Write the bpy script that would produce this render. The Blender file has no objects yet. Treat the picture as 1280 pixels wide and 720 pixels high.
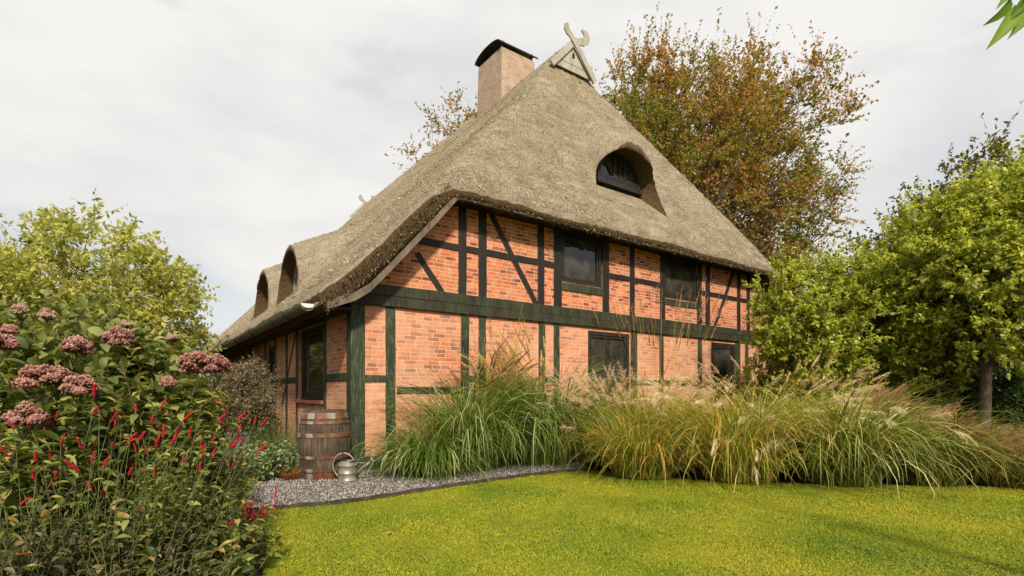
import bpy, bmesh, math, random
import numpy as np
from mathutils import Vector, Matrix
R = math.radians
rng = np.random.default_rng(7)
random.seed(7)
scene = bpy.context.scene
COL = scene.collection

# ------------------------------------------------------------------ camera
cam_d = bpy.data.cameras.new('camera')
cam = bpy.data.objects.new('camera', cam_d); COL.objects.link(cam)
cam.location = (0, 0, 1.2); cam.rotation_euler = (R(90), 0, 0)
cam_d.sensor_width = 36; cam_d.lens = 18.45; cam_d.shift_y = 0.1016
cam_d.clip_start = 0.05; cam_d.clip_end = 2000
scene.camera = cam

# ------------------------------------------------------------------ light
SUN_AZ = (0.22, -1.0)     # where the sun stands, seen from the house
SUN_EL = 38
w = bpy.data.worlds.new('World'); scene.world = w; w.use_nodes = True
nt = w.node_tree; nt.nodes.clear()
wo = nt.nodes.new('ShaderNodeOutputWorld'); bg = nt.nodes.new('ShaderNodeBackground')
sky = nt.nodes.new('ShaderNodeTexSky'); sky.sky_type = 'NISHITA'; sky.sun_disc = False
sky.sun_elevation = R(SUN_EL); sky.sun_rotation = math.atan2(SUN_AZ[0], SUN_AZ[1])
sky.dust_density = 3; sky.air_density = 1.0; sky.ozone_density = 1.5
tc = nt.nodes.new('ShaderNodeTexCoord'); mp = nt.nodes.new('ShaderNodeMapping')
mp.inputs['Scale'].default_value = (1.0, 1.0, 2.6); mp.inputs['Rotation'].default_value = (0.1, 0.35, 0.5)
n1 = nt.nodes.new('ShaderNodeTexNoise'); n1.inputs['Scale'].default_value = 1.35
n1.inputs['Detail'].default_value = 6; n1.inputs['Roughness'].default_value = 0.55; n1.inputs['Distortion'].default_value = .5
r1 = nt.nodes.new('ShaderNodeValToRGB')
r1.color_ramp.elements[0].position = 0.38; r1.color_ramp.elements[0].color = (.22, .22, .22, 1)
r1.color_ramp.elements[1].position = 0.58; r1.color_ramp.elements[1].color = (.86, .86, .86, 1)
n2 = nt.nodes.new('ShaderNodeTexNoise'); n2.inputs['Scale'].default_value = 2.6; n2.inputs['Detail'].default_value = 7
r2 = nt.nodes.new('ShaderNodeValToRGB')
r2.color_ramp.elements[0].position = 0.36; r2.color_ramp.elements[0].color = (5.1, 5.12, 5.15, 1)
r2.color_ramp.elements[1].position = 0.58; r2.color_ramp.elements[1].color = (6.25, 6.15, 5.95, 1)
mx = nt.nodes.new('ShaderNodeMix'); mx.data_type = 'RGBA'
L = nt.links.new
L(tc.outputs['Generated'], mp.inputs['Vector']); L(mp.outputs[0], n1.inputs['Vector']); L(n1.outputs['Fac'], r1.inputs['Fac'])
L(mp.outputs[0], n2.inputs['Vector']); L(n2.outputs['Fac'], r2.inputs['Fac'])
sx = nt.nodes.new('ShaderNodeSeparateXYZ'); L(tc.outputs['Generated'], sx.inputs[0])
r3 = nt.nodes.new('ShaderNodeValToRGB'); r3.color_ramp.elements[0].position = .12; r3.color_ramp.elements[0].color = (1, 1, 1, 1)
r3.color_ramp.elements[1].position = .62; r3.color_ramp.elements[1].color = (0, 0, 0, 1)       # the veil thins towards the east
L(sx.outputs[0], r3.inputs['Fac']); mxm = nt.nodes.new('ShaderNodeMath'); mxm.operation = 'MULTIPLY_ADD'; L(r3.outputs['Color'], mxm.inputs[0]); mxm.inputs[1].default_value = .55; L(r1.outputs['Color'], mxm.inputs[2]); mxm.use_clamp = True
L(mxm.outputs[0], mx.inputs[0]); L(sky.outputs[0], mx.inputs[6]); L(r2.outputs['Color'], mx.inputs[7])
L(mx.outputs[2], bg.inputs['Color']); bg.inputs['Strength'].default_value = 0.1
L(bg.outputs[0], wo.inputs['Surface'])
sd = bpy.data.lights.new('sun', 'SUN'); sd.energy = 4.8; sd.angle = R(5); sd.color = (1, .88, .70)
so = bpy.data.objects.new('sun', sd); COL.objects.link(so)
dv = Vector((SUN_AZ[0], SUN_AZ[1], 0)).normalized() * math.cos(R(SUN_EL)); dv.z = math.sin(R(SUN_EL))
so.rotation_euler = dv.to_track_quat('Z', 'Y').to_euler(); so.location = (0, -5, 12)
scene.view_settings.view_transform = 'Standard'; scene.view_settings.look = 'None'
scene.view_settings.exposure = 0.56; scene.view_settings.gamma = 1
scene.view_settings.use_curve_mapping = False

# ------------------------------------------------------------------ helpers
def tag(o, label=None, cat=None, group=None, kind=None):
    if label: o['label'] = label
    if cat: o['category'] = cat
    if group: o['group'] = group
    if kind: o['kind'] = kind
    return o
def empty(name, loc=(0, 0, 0), rz=0, label=None, cat=None, group=None, parent=None):
    o = bpy.data.objects.new(name, None); COL.objects.link(o); o.empty_display_size = .2
    o.location = loc; o.rotation_euler = (0, 0, rz); o.parent = parent
    return tag(o, label, cat, group)
def link(name, me, mat, parent=None, smooth=False):
    o = bpy.data.objects.new(name, me); COL.objects.link(o)
    if mat: me.materials.append(mat)
    o.parent = parent
    if smooth: me.polygons.foreach_set('use_smooth', [True] * len(me.polygons))
    return o
def npmesh(name, V, F, mat, parent=None, rnd=None, smooth=False):
    V = np.asarray(V, dtype=np.float32).reshape(-1, 3); F = np.asarray(F, dtype=np.int32); k = F.shape[1]
    me = bpy.data.meshes.new(name)
    me.vertices.add(len(V)); me.vertices.foreach_set('co', V.ravel())
    me.loops.add(F.size); me.loops.foreach_set('vertex_index', F.ravel())
    me.polygons.add(len(F)); me.polygons.foreach_set('loop_start', np.arange(0, F.size, k, dtype=np.int32))
    me.polygons.foreach_set('loop_total', np.full(len(F), k, dtype=np.int32))
    me.update(calc_edges=True)
    if rnd is not None:
        a = me.attributes.new('rnd', 'FLOAT', 'POINT'); a.data.foreach_set('value', np.asarray(rnd, dtype=np.float32).ravel())
    return link(name, me, mat, parent, smooth)
class MB:
    def __init__(s): s.v = []; s.f = []
    def add(s, vs, fs):
        b = len(s.v); s.v += [tuple(v) for v in vs]; s.f += [tuple(i + b for i in f) for f in fs]; return s
    def box(s, x0, x1, y0, y1, z0, z1):
        return s.add([(x0,y0,z0),(x1,y0,z0),(x1,y1,z0),(x0,y1,z0),(x0,y0,z1),(x1,y0,z1),(x1,y1,z1),(x0,y1,z1)],
                     [(0,3,2,1),(4,5,6,7),(0,1,5,4),(1,2,6,5),(2,3,7,6),(3,0,4,7)])
    def prism(s, poly, f0, f1):       # poly: list of 2d; f0/f1 map a 2d point to the two end caps
        n = len(poly); a = [f0(p) for p in poly]; b = [f1(p) for p in poly]
        return s.add(a + b, [tuple(range(n))[::-1], tuple(range(n, 2*n))] + [(i, (i+1) % n, n+(i+1) % n, n+i) for i in range(n)])
    def tube(s, pts, rad, n=8, caps=True):
        pts = [Vector(p) for p in pts]
        if not isinstance(rad, (list, tuple)): rad = [rad]*len(pts)
        rings = []; up = Vector((0, 0, 1))
        for i, p in enumerate(pts):
            d = (pts[min(i+1, len(pts)-1)] - pts[max(i-1, 0)]).normalized()
            if abs(d.z) > .95: up = Vector((1, 0, 0))
            x = d.cross(up).normalized(); y = d.cross(x).normalized()
            rings.append([p + (x*math.cos(2*math.pi*k/n) + y*math.sin(2*math.pi*k/n))*rad[i] for k in range(n)])
        b = [v for r in rings for v in r]; f = []
        for i in range(len(pts)-1):
            for k in range(n): f.append((i*n+k, i*n+(k+1) % n, (i+1)*n+(k+1) % n, (i+1)*n+k))
        if caps: f.append(tuple(range(n))[::-1]); f.append(tuple(range((len(pts)-1)*n, len(pts)*n)))
        return s.add(b, f)
    def lathe(s, prof, n=48, c=(0, 0, 0), mod=None):
        b = []; f = []
        for (r, z) in prof:
            for k in range(n):
                a = 2*math.pi*k/n; rr = r*(mod(a, z) if mod else 1)
                b.append((c[0]+rr*math.cos(a), c[1]+rr*math.sin(a), c[2]+z))
        for i in range(len(prof)-1):
            for k in range(n): f.append((i*n+k, i*n+(k+1) % n, (i+1)*n+(k+1) % n, (i+1)*n+k))
        return s.add(b, f)
    def build(s, name, mat, parent=None, smooth=False, bevel=0):
        me = bpy.data.meshes.new(name); me.from_pydata(s.v, [], s.f); me.update()
        if bevel:
            bm = bmesh.new(); bm.from_mesh(me); bmesh.ops.recalc_face_normals(bm, faces=bm.faces)
            bmesh.ops.bevel(bm, geom=[e for e in bm.edges if e.is_manifold and e.calc_face_angle(0) > .5], offset=bevel, segments=2, affect='EDGES', profile=.6)
            bm.to_mesh(me); bm.free()
        else:
            bm = bmesh.new(); bm.from_mesh(me); bmesh.ops.recalc_face_normals(bm, faces=bm.faces); bm.to_mesh(me); bm.free()
        return link(name, me, mat, parent, smooth)

# ------------------------------------------------------------------ materials
def mat(name):
    m = bpy.data.materials.new(name); m.use_nodes = True; t = m.node_tree
    return m, t, t.nodes['Principled BSDF'], t.nodes['Material Output']
def N(t, ty, **kw):
    n = t.nodes.new(ty)
    for k, v in kw.items():
        if k in n.inputs: n.inputs[k].default_value = v
        else: setattr(n, k, v)
    return n
def ramp(t, stops, src=None):
    r = t.nodes.new('ShaderNodeValToRGB'); e = r.color_ramp.elements
    while len(e) < len(stops): e.new(.5)
    for i, (p, c) in enumerate(stops): e[i].position = p; e[i].color = (*c, 1) if len(c) == 3 else c
    if src: t.links.new(src, r.inputs['Fac'])
    return r
def coords(t, scale=(1, 1, 1), rot=(0, 0, 0)):
    c = t.nodes.new('ShaderNodeTexCoord'); m = t.nodes.new('ShaderNodeMapping')
    m.inputs['Scale'].default_value = scale; m.inputs['Rotation'].default_value = rot
    t.links.new(c.outputs['Object'], m.inputs['Vector']); return m.outputs[0]
def noise(t, vec, scale, detail=4, rough=.55, dist=0):
    n = N(t, 'ShaderNodeTexNoise'); n.inputs['Scale'].default_value = scale; n.inputs['Detail'].default_value = detail
    n.inputs['Roughness'].default_value = rough; n.inputs['Distortion'].default_value = dist
    t.links.new(vec, n.inputs['Vector']); return n.outputs['Fac']
def mixc(t, fac, a, b, mode='MIX'):
    m = t.nodes.new('ShaderNodeMix'); m.data_type = 'RGBA'; m.blend_type = mode
    for i, x in ((0, fac), (6, a), (7, b)):
        if hasattr(x, 'links'): t.links.new(x, m.inputs[i])
        elif i == 0: m.inputs[0].default_value = x
        else: m.inputs[i].default_value = (*x, 1)
    return m.outputs[2]
def bump(t, bs, h, strength=.5, dist=.01):
    b = t.nodes.new('ShaderNodeBump'); b.inputs['Strength'].default_value = strength; b.inputs['Distance'].default_value = dist
    t.links.new(h, b.inputs['Height']); t.links.new(b.outputs[0], bs.inputs['Normal']); return b
def simple(name, stops, scale=8, rough=.7, metal=0, bstr=.3, bdist=.005, vscale=(1, 1, 1), spec=.3, det=5):
    m, t, bs, o = mat(name); v = coords(t, vscale); n = noise(t, v, scale, det)
    r = ramp(t, stops, n); t.links.new(r.outputs[0], bs.inputs['Base Color'])
    bs.inputs['Roughness'].default_value = rough; bs.inputs['Metallic'].default_value = metal
    bs.inputs['Specular IOR Level'].default_value = spec
    n2 = noise(t, v, scale*3, 4); bump(t, bs, n2, bstr, bdist); return m

def brick_mat(name, axes, soot=0, stops=None, course=.0665, length=.215):
    m, t, bs, o = mat(name); c = N(t, 'ShaderNodeTexCoord'); sp = N(t, 'ShaderNodeSeparateXYZ'); cb = N(t, 'ShaderNodeCombineXYZ')
    L = t.links.new
    wn = N(t, 'ShaderNodeTexNoise'); wn.inputs['Scale'].default_value = 5.0; L(c.outputs['Object'], wn.inputs['Vector'])
    ws = N(t, 'ShaderNodeVectorMath'); ws.operation = 'MULTIPLY_ADD'; ws.inputs[1].default_value = (.016, .016, .016)
    L(wn.outputs['Color'], ws.inputs[0]); L(c.outputs['Object'], ws.inputs[2]); L(ws.outputs[0], sp.inputs[0])
    L(sp.outputs[axes], cb.inputs[0]); L(sp.outputs[2], cb.inputs[1])
    b = N(t, 'ShaderNodeTexBrick'); b.offset = .5; b.squash = .75; b.squash_frequency = 3
    b.inputs['Scale'].default_value = 1; b.inputs['Brick Width'].default_value = length; b.inputs['Row Height'].default_value = course
    b.inputs['Mortar Size'].default_value = .0055; b.inputs['Mortar Smooth'].default_value = .25
    b.inputs['Color1'].default_value = (0, 0, 0, 1); b.inputs['Color2'].default_value = (1, 1, 1, 1); b.inputs['Mortar'].default_value = (.5, .5, .5, 1)
    L(cb.outputs[0], b.inputs['Vector'])
    stops = stops or [(0, (.17, .042, .026)), (.14, (.27, .068, .034)), (.32, (.42, .125, .055)), (.62, (.52, .165, .068)), (.85, (.56, .205, .092)), (1, (.46, .17, .095))]
    r = ramp(t, stops, b.outputs['Color'])
    v = coords(t); nf = noise(t, v, 60, 5, .65); nr = ramp(t, [(.25, (.66, .63, .6)), (.75, (1.12, 1.1, 1.08))], nf)
    col = mixc(t, 1, r.outputs[0], nr.outputs[0], 'MULTIPLY')
    big = noise(t, v, 1.1, 4); br = ramp(t, [(.3, (.80, .74, .70)), (.7, (1.1, 1.1, 1.1))], big)
    col = mixc(t, 1, col, br.outputs[0], 'MULTIPLY')
    mort = ramp(t, [(.3, (.36, .29, .22)), (.75, (.56, .47, .36))], noise(t, v, 18, 4))
    col = mixc(t, b.outputs['Fac'], col, mort.outputs[0])
    eff = ramp(t, [(.48, (0, 0, 0)), (.78, (.48, .48, .48))], noise(t, v, 4.5, 6, .7))     # lime bloom
    zr = ramp(t, [(.0, (.40, .40, .40)), (.66, (.30, .30, .30)), (.70, (0, 0, 0))]); zz = N(t, 'ShaderNodeMath', operation='DIVIDE'); L(sp.outputs[2], zz.inputs[0]); zz.inputs[1].default_value = 4; L(zz.outputs[0], zr.inputs['Fac'])
    pan = ramp(t, [(.35, (.25, .25, .25)), (.62, (1.3, 1.3, 1.3))], noise(t, v, .9, 3)); zf = mixc(t, 1, zr.outputs[0], pan.outputs[0], 'MULTIPLY')
    col = mixc(t, zf, col, (.60, .37, .25))
    col = mixc(t, eff.outputs[0], col, (.60, .40, .27))
    L(col, bs.inputs['Base Color']); bs.inputs['Roughness'].default_value = .88; bs.inputs['Specular IOR Level'].default_value = .2
    inv = N(t, 'ShaderNodeMath', operation='MULTIPLY_ADD'); L(b.outputs['Fac'], inv.inputs[0]); inv.inputs[1].default_value = -1.2
    L(nf, inv.inputs[2]); bump(t, bs, inv.outputs[0], .75, .010); return m

M = {}
M['brick_front'] = brick_mat('brick_gable', 0)
M['brick_side'] = brick_mat('brick_side', 1)
CHST = [(0, (.27, .205, .17)), (.5, (.32, .25, .21)), (1, (.36, .285, .24))]
M['brick_chim'] = brick_mat('brick_chimney', 0, stops=CHST)

def timber_mat(name, dark, green, gmix, worn):
    m, t, bs, o = mat(name); v = coords(t, (1, 1, .35)); L = t.links.new
    a = ramp(t, [(.35, dark), (.62, green)], noise(t, v, 5, 6, .65, .4))
    v2 = coords(t, (30, 30, 30)); fine = noise(t, coords(t, (22, 22, 1.6)), 3, 6, .7)
    wr = ramp(t, [(.50, (0, 0, 0)), (.78, (gmix,)*3)], fine)
    col = mixc(t, wr.outputs[0], a.outputs[0], worn)
    L(col, bs.inputs['Base Color']); bs.inputs['Roughness'].default_value = .62; bs.inputs['Specular IOR Level'].default_value = .3
    bump(t, bs, fine, .8, .008); return m
M['timber_low'] = timber_mat('weathered_green_timber', (.006, .008, .004), (.022, .036, .015), .75, (.19, .18, .11))
M['timber_up'] = timber_mat('black_green_timber', (.005, .0045, .0035), (.012, .010, .007), .25, (.07, .055, .038))
M['timber_beam'] = timber_mat('blackened_green_beam', (.010, .0065, .0045), (.022, .030, .013), .5, (.15, .105, .06))
M['timber_brown'] = timber_mat('brown_black_timber', (.012, .009, .006), (.045, .025, .013), .3, (.10, .065, .04))
M['timber_grey'] = timber_mat('weathered_brown_board', (.06, .043, .03), (.13, .10, .072), .5, (.27, .23, .18))
M['pale_wood'] = timber_mat('silvered_oak', (.22, .205, .175), (.33, .31, .27), .35, (.12, .10, .08))
M['dark_soffit'] = simple('dark_soffit_board', [(.3, (.010, .009, .007)), (.7, (.03, .023, .017))], 6)

def thatch_mat():
    m, t, bs, o = mat('water_reed_thatch'); L = t.links.new; v = coords(t)
    f1 = noise(t, v, 30, 6, .80); f2 = noise(t, v, 90, 3, .7)
    c1 = ramp(t, [(.33, (.12, .096, .068)), (.45, (.33, .285, .215)), (.58, (.51, .455, .365)), (.75, (.64, .58, .475))], f1)
    mid = noise(t, v, 2.4, 6, .65, .3); mr = ramp(t, [(.3, (.76, .73, .68)), (.7, (1.14, 1.13, 1.10))], mid)
    col = mixc(t, 1, c1.outputs[0], mr.outputs[0], 'MULTIPLY')
    st = noise(t, coords(t, (.9, 7, .9)), 2.0, 5, .6)       # courses run down the slope
    sr = ramp(t, [(.35, (.72, .70, .66)), (.65, (1.12, 1.12, 1.10))], st); col = mixc(t, .8, col, sr.outputs[0], 'MULTIPLY')
    ms = ramp(t, [(.57, (0, 0, 0)), (.74, (.6, .6, .6))], noise(t, v, 1.6, 8, .72, .6))
    col = mixc(t, ms.outputs[0], col, (.26, .235, .075))
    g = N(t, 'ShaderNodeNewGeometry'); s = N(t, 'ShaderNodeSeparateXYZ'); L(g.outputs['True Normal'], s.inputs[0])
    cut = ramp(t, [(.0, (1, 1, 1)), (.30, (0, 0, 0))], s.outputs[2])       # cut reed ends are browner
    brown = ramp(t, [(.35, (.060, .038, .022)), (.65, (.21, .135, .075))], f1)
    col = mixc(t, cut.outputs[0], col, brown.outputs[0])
    L(col, bs.inputs['Base Color']); bs.inputs['Roughness'].default_value = 1; bs.inputs['Specular IOR Level'].default_value = .05
    ad = N(t, 'ShaderNodeMath', operation='ADD'); L(f1, ad.inputs[0]); L(f2, ad.inputs[1])
    bump(t, bs, ad.outputs[0], 1.0, .05); return m
M['thatch'] = thatch_mat()

def foliage(name, stops, transl=.35, rough=.55, nscale=0, nstops=None, spec=.25):
    m, t, bs, o = mat(name); L = t.links.new
    a = N(t, 'ShaderNodeAttribute', attribute_name='rnd'); r = ramp(t, stops, a.outputs['Fac']); col = r.outputs[0]
    if nscale:
        nn = ramp(t, nstops, noise(t, coords(t), nscale, 3)); col = mixc(t, nn.outputs[1] if False else .7, col, nn.outputs[0], 'MULTIPLY')
    L(col, bs.inputs['Base Color']); bs.inputs['Roughness'].default_value = rough; bs.inputs['Specular IOR Level'].default_value = spec
    tr = N(t, 'ShaderNodeBsdfTranslucent'); tcol = mixc(t, 1, col, (1.5, 1.45, .6), 'MULTIPLY'); L(tcol, tr.inputs['Color'])
    ms = N(t, 'ShaderNodeMixShader'); ms.inputs[0].default_value = transl
    L(bs.outputs[0], ms.inputs[1]); L(tr.outputs[0], ms.inputs[2]); L(ms.outputs[0], o.inputs['Surface']); return m
M['bark'] = simple('bark', [(.3, (.045, .032, .022)), (.7, (.14, .11, .08))], 14, .9, vscale=(1, 1, .25), bstr=.8, bdist=.02)
M['twig'] = simple('twig_bark', [(.3, (.05, .035, .022)), (.7, (.11, .08, .05))], 20, .9)
M['beech'] = foliage('copper_beech_leaves', [(0, (.06, .075, .012)), (.28, (.18, .17, .03)), (.5, (.35, .24, .06)), (.8, (.37, .18, .075)), (1, (.28, .12, .11))], .42, nscale=.32, nstops=[(.38, (.5, .95, .6)), (.6, (1.12, .88, 1.1))])
M['hornbeam'] = foliage('bright_green_leaves', [(0, (.10, .14, .018)), (.5, (.29, .33, .050)), (.9, (.55, .57, .15)), (1, (.56, .50, .13))], .5, rough=.42)
M['redleaf'] = foliage('green_and_purple_leaves', [(0, (.05, .07, .012)), (.5, (.11, .12, .02)), (.8, (.12, .07, .035)), (1, (.15, .06, .05))], .4)
M['maple'] = foliage('pale_green_leaves', [(0, (.13, .16, .035)), (.5, (.34, .36, .10)), (.9, (.55, .53, .22)), (1, (.58, .48, .2))], .55)
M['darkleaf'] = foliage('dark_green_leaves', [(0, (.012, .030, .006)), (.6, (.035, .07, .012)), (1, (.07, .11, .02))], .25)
M['herb'] = foliage('perennial_leaves', [(0, (.035, .055, .012)), (.45, (.11, .14, .028)), (.8, (.24, .27, .07)), (.9, (.34, .30, .10)), (1, (.34, .16, .05))], .3, rough=.5)
M['broad'] = foliage('broad_shrub_leaves', [(0, (.05, .07, .018)), (.5, (.13, .155, .04)), (1, (.28, .28, .10))], .28, rough=.5)
M['purpleleaf'] = foliage('dark_bronze_leaves', [(0, (.022, .026, .014)), (.5, (.065, .065, .028)), (.8, (.10, .07, .04)), (1, (.19, .16, .09))], .22)
M['greyleaf'] = foliage('grey_brown_leaves', [(0, (.08, .07, .04)), (.5, (.20, .165, .10)), (1, (.36, .29, .19))], .3)
M['lime'] = foliage('light_green_leaves', [(0, (.07, .13, .025)), (.5, (.15, .24, .05)), (1, (.27, .35, .12))], .35)
M['sage'] = foliage('pale_sage_leaves', [(0, (.07, .11, .045)), (.5, (.16, .22, .10)), (1, (.32, .37, .22))], .3)
M['pinkfl'] = foliage('dusty_pink_flowers', [(0, (.13, .05, .045)), (.5, (.29, .135, .115)), (.9, (.46, .27, .22)), (1, (.50, .36, .27))], .25, rough=.9)
M['palefl'] = foliage('faded_buff_flowers', [(0, (.20, .12, .08)), (1, (.42, .30, .22))], .25, rough=.9)
M['redfl'] = foliage('crimson_flowers', [(0, (.22, .006, .018)), (.6, (.42, .015, .035)), (1, (.52, .05, .05))], .2, rough=.8)
M['orangegr'] = foliage('rust_orange_sedge', [(0, (.16, .055, .02)), (1, (.36, .16, .05))], .3)
M['gr_green'] = foliage('green_striped_blades', [(0, (.06, .10, .014)), (.45, (.16, .20, .030)), (.75, (.32, .34, .09)), (.9, (.52, .50, .26)), (1, (.50, .34, .13))], .35, rough=.45)
M['gr_fresh'] = foliage('fresh_green_blades', [(0, (.04, .085, .012)), (.5, (.125, .195, .030)), (.78, (.25, .32, .08)), (.92, (.45, .47, .24)), (1, (.42, .34, .14))], .35, rough=.45)
M['gr_yellow'] = foliage('yellow_green_blades', [(0, (.08, .11, .015)), (.4, (.23, .26, .035)), (.7, (.42, .38, .07)), (.87, (.60, .46, .16)), (1, (.55, .23, .06))], .35, rough=.45)
M['gr_dark'] = foliage('deep_green_blades', [(0, (.05, .07, .012)), (.5, (.13, .15, .025)), (.85, (.26, .25, .05)), (1, (.34, .14, .05))], .3, rough=.5)
M['pl_brown'] = foliage('brown_plumes', [(0, (.22, .12, .06)), (1, (.45, .28, .15))], .35, rough=.9)
M['pl_gold'] = foliage('golden_plumes', [(0, (.40, .27, .11)), (1, (.66, .50, .27))], .4, rough=.9)
M['pl_pink'] = foliage('pale_pink_plumes', [(0, (.46, .29, .21)), (1, (.74, .58, .45))], .4, rough=.9)
M['pl_silver'] = foliage('silvery_plumes', [(0, (.45, .37, .24)), (1, (.78, .70, .52))], .4, rough=.9)
M['pl_red'] = foliage('russet_plumes', [(0, (.20, .10, .055)), (1, (.44, .28, .17))], .35, rough=.9)
M['stem'] = simple('green_stem', [(.3, (.05, .08, .02)), (.7, (.12, .13, .04))], 12)

def glass_mat():
    m, t, bs, o = mat('dark_window_glass'); v = coords(t)
    r = ramp(t, [(.35, (.012, .011, .009)), (.65, (.050, .045, .036))], noise(t, v, 2.2, 6, .7, .8))
    t.links.new(r.outputs[0], bs.inputs['Base Color']); bs.inputs['Roughness'].default_value = .06
    bs.inputs['Specular IOR Level'].default_value = .6
    bump(t, bs, noise(t, v, 3, 2), .06, .02); return m
M['glass'] = glass_mat()
M['pale_glass'] = simple('painted_sky_glass', [(.3, (.10, .10, .10)), (.7, (.22, .22, .21))], 2, .05, bstr=0, spec=1)  # pale sky reflection is put into the pane colour
M['frame'] = simple('black_window_frame', [(.3, (.012, .011, .010)), (.7, (.028, .025, .021))], 8, .4)
M['frame_grey'] = simple('grey_window_frame', [(.3, (.16, .15, .135)), (.7, (.26, .24, .21))], 8, .6)
M['gutter'] = simple('dark_zinc_gutter', [(.3, (.07, .07, .062)), (.7, (.13, .13, .115))], 5, .45, .4, bstr=.1)
M['zinc_light'] = simple('bright_zinc', [(.3, (.45, .45, .43)), (.7, (.65, .64, .6))], 5, .5, .2, bstr=.1)
M['cap'] = simple('black_chimney_cowl', [(.3, (.012, .012, .012)), (.7, (.035, .033, .03))], 5, .5, .3, bstr=.1)
M['tile'] = simple('red_sill_tile', [(.3, (.15, .045, .028)), (.7, (.27, .09, .055))], 9)
M['plinth'] = simple('stone_plinth', [(.3, (.10, .08, .06)), (.7, (.22, .18, .14))], 9)
M['pot'] = simple('grey_planter', [(.3, (.10, .095, .09)), (.7, (.17, .165, .155))], 5, .7)
M['edging'] = simple('rusty_steel_edging', [(.3, (.022, .017, .013)), (.7, (.07, .045, .028))], 9, .85)
M['stone'] = None

# barrel
def barrel_mats():
    m, t, bs, o = mat('weathered_oak_staves'); L = t.links.new
    c = ramp(t, [(.28, (.018, .012, .008)), (.5, (.060, .042, .027)), (.75, (.16, .125, .085))], noise(t, coords(t, (14, 14, 1.2)), 2.2, 7, .7))
    d = ramp(t, [(.35, (.45, .42, .4)), (.65, (1.1, 1.08, 1.05))], noise(t, coords(t), 4, 5, .6))
    L(mixc(t, 1, c.outputs[0], d.outputs[0], 'MULTIPLY'), bs.inputs['Base Color']); bs.inputs['Roughness'].default_value = .85
    bump(t, bs, noise(t, coords(t, (30, 30, 2)), 3, 5, .7), .9, .008)
    m2, t, bs, o = mat('rusty_galvanised_hoop'); L = t.links.new; v = coords(t, (1, 1, .25))
    z = ramp(t, [(.3, (.15, .145, .13)), (.7, (.30, .29, .26))], noise(t, v, 20, 4))
    ru = ramp(t, [(.3, (.055, .022, .014)), (.55, (.13, .045, .022)), (.8, (.30, .13, .045))], noise(t, v, 15, 5))
    f = ramp(t, [(.44, (0, 0, 0)), (.52, (1, 1, 1))], noise(t, v, 3.1, 5, .6, .3))
    L(mixc(t, f.outputs[0], z.outputs[0], ru.outputs[0]), bs.inputs['Base Color']); bs.inputs['Roughness'].default_value = .65
    bs.inputs['Metallic'].default_value = .15; bump(t, bs, noise(t, v, 40, 3), .3, .002); return m, m2
M['stave'], M['hoop'] = barrel_mats()
M['can'] = simple('old_galvanised_can', [(.3, (.13, .125, .10)), (.55, (.24, .225, .19)), (.8, (.36, .34, .29))], 12, .5, .45, bstr=.2, bdist=.003)

def ground_mat(name, a, b, c, d, sc):
    m, t, bs, o = mat(name); v = coords(t); L = t.links.new
    r1 = ramp(t, [(.3, a), (.5, b), (.7, c)], noise(t, v, sc, 6, .6, .2)); f = noise(t, v, 45, 5, .7)
    r2 = ramp(t, [(.3, (.55, .55, .55)), (.7, (1.25, 1.25, 1.25))], f); L(mixc(t, 1, r1.outputs[0], r2.outputs[0], 'MULTIPLY'), bs.inputs['Base Color'])
    bs.inputs['Roughness'].default_value = 1; bs.inputs['Specular IOR Level'].default_value = .1; bump(t, bs, f, .8, d); return m
M['lawn'] = ground_mat('mossy_lawn', (.12, .15, .010), (.21, .215, .012), (.28, .26, .018), .02, .9)
M['soil'] = ground_mat('garden_soil', (.018, .012, .008), (.035, .024, .015), (.06, .042, .026), .03, 2)
M['gravel'] = ground_mat('grey_gravel', (.07, .065, .06), (.13, .12, .11), (.2, .185, .17), .02, 30)
def lawn_blade():
    m, t, bs, o = mat('lawn_blades'); L = t.links.new; v = coords(t)
    a = N(t, 'ShaderNodeAttribute', attribute_name='rnd')
    r = ramp(t, [(0, (.11, .155, .012)), (.5, (.175, .215, .016)), (.9, (.28, .29, .022)), (1, (.30, .25, .04))], a.outputs['Fac'])
    q = ramp(t, [(.32, (.42, .66, .5)), (.5, (.98, 1, 1)), (.64, (1.38, 1.14, 1.2))], noise(t, v, .85, 5, .65, .25))
    q2 = ramp(t, [(.35, (.78, .86, .8)), (.65, (1.10, 1.05, 1)),], noise(t, v, 7, 4, .6))
    c = mixc(t, 1, r.outputs[0], q.outputs[0], 'MULTIPLY'); c = mixc(t, 1, c, q2.outputs[0], 'MULTIPLY'); L(c, bs.inputs['Base Color'])
    bs.inputs['Roughness'].default_value = .8; bs.inputs['Specular IOR Level'].default_value = .15; return m
M['blade'] = lawn_blade()
M['clover'] = foliage('clover_leaves', [(0, (.09, .14, .03)), (.6, (.18, .23, .05)), (1, (.32, .35, .13))], .2)
def pebble():
    m, t, bs, o = mat('gravel_stones'); a = N(t, 'ShaderNodeAttribute', attribute_name='rnd')
    r = ramp(t, [(0, (.05, .045, .042)), (.4, (.13, .12, .11)), (.8, (.23, .215, .195)), (1, (.42, .39, .35))], a.outputs['Fac'])
    t.links.new(r.outputs[0], bs.inputs['Base Color']); bs.inputs['Roughness'].default_value = .85; return m
M['pebble'] = pebble()

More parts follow.
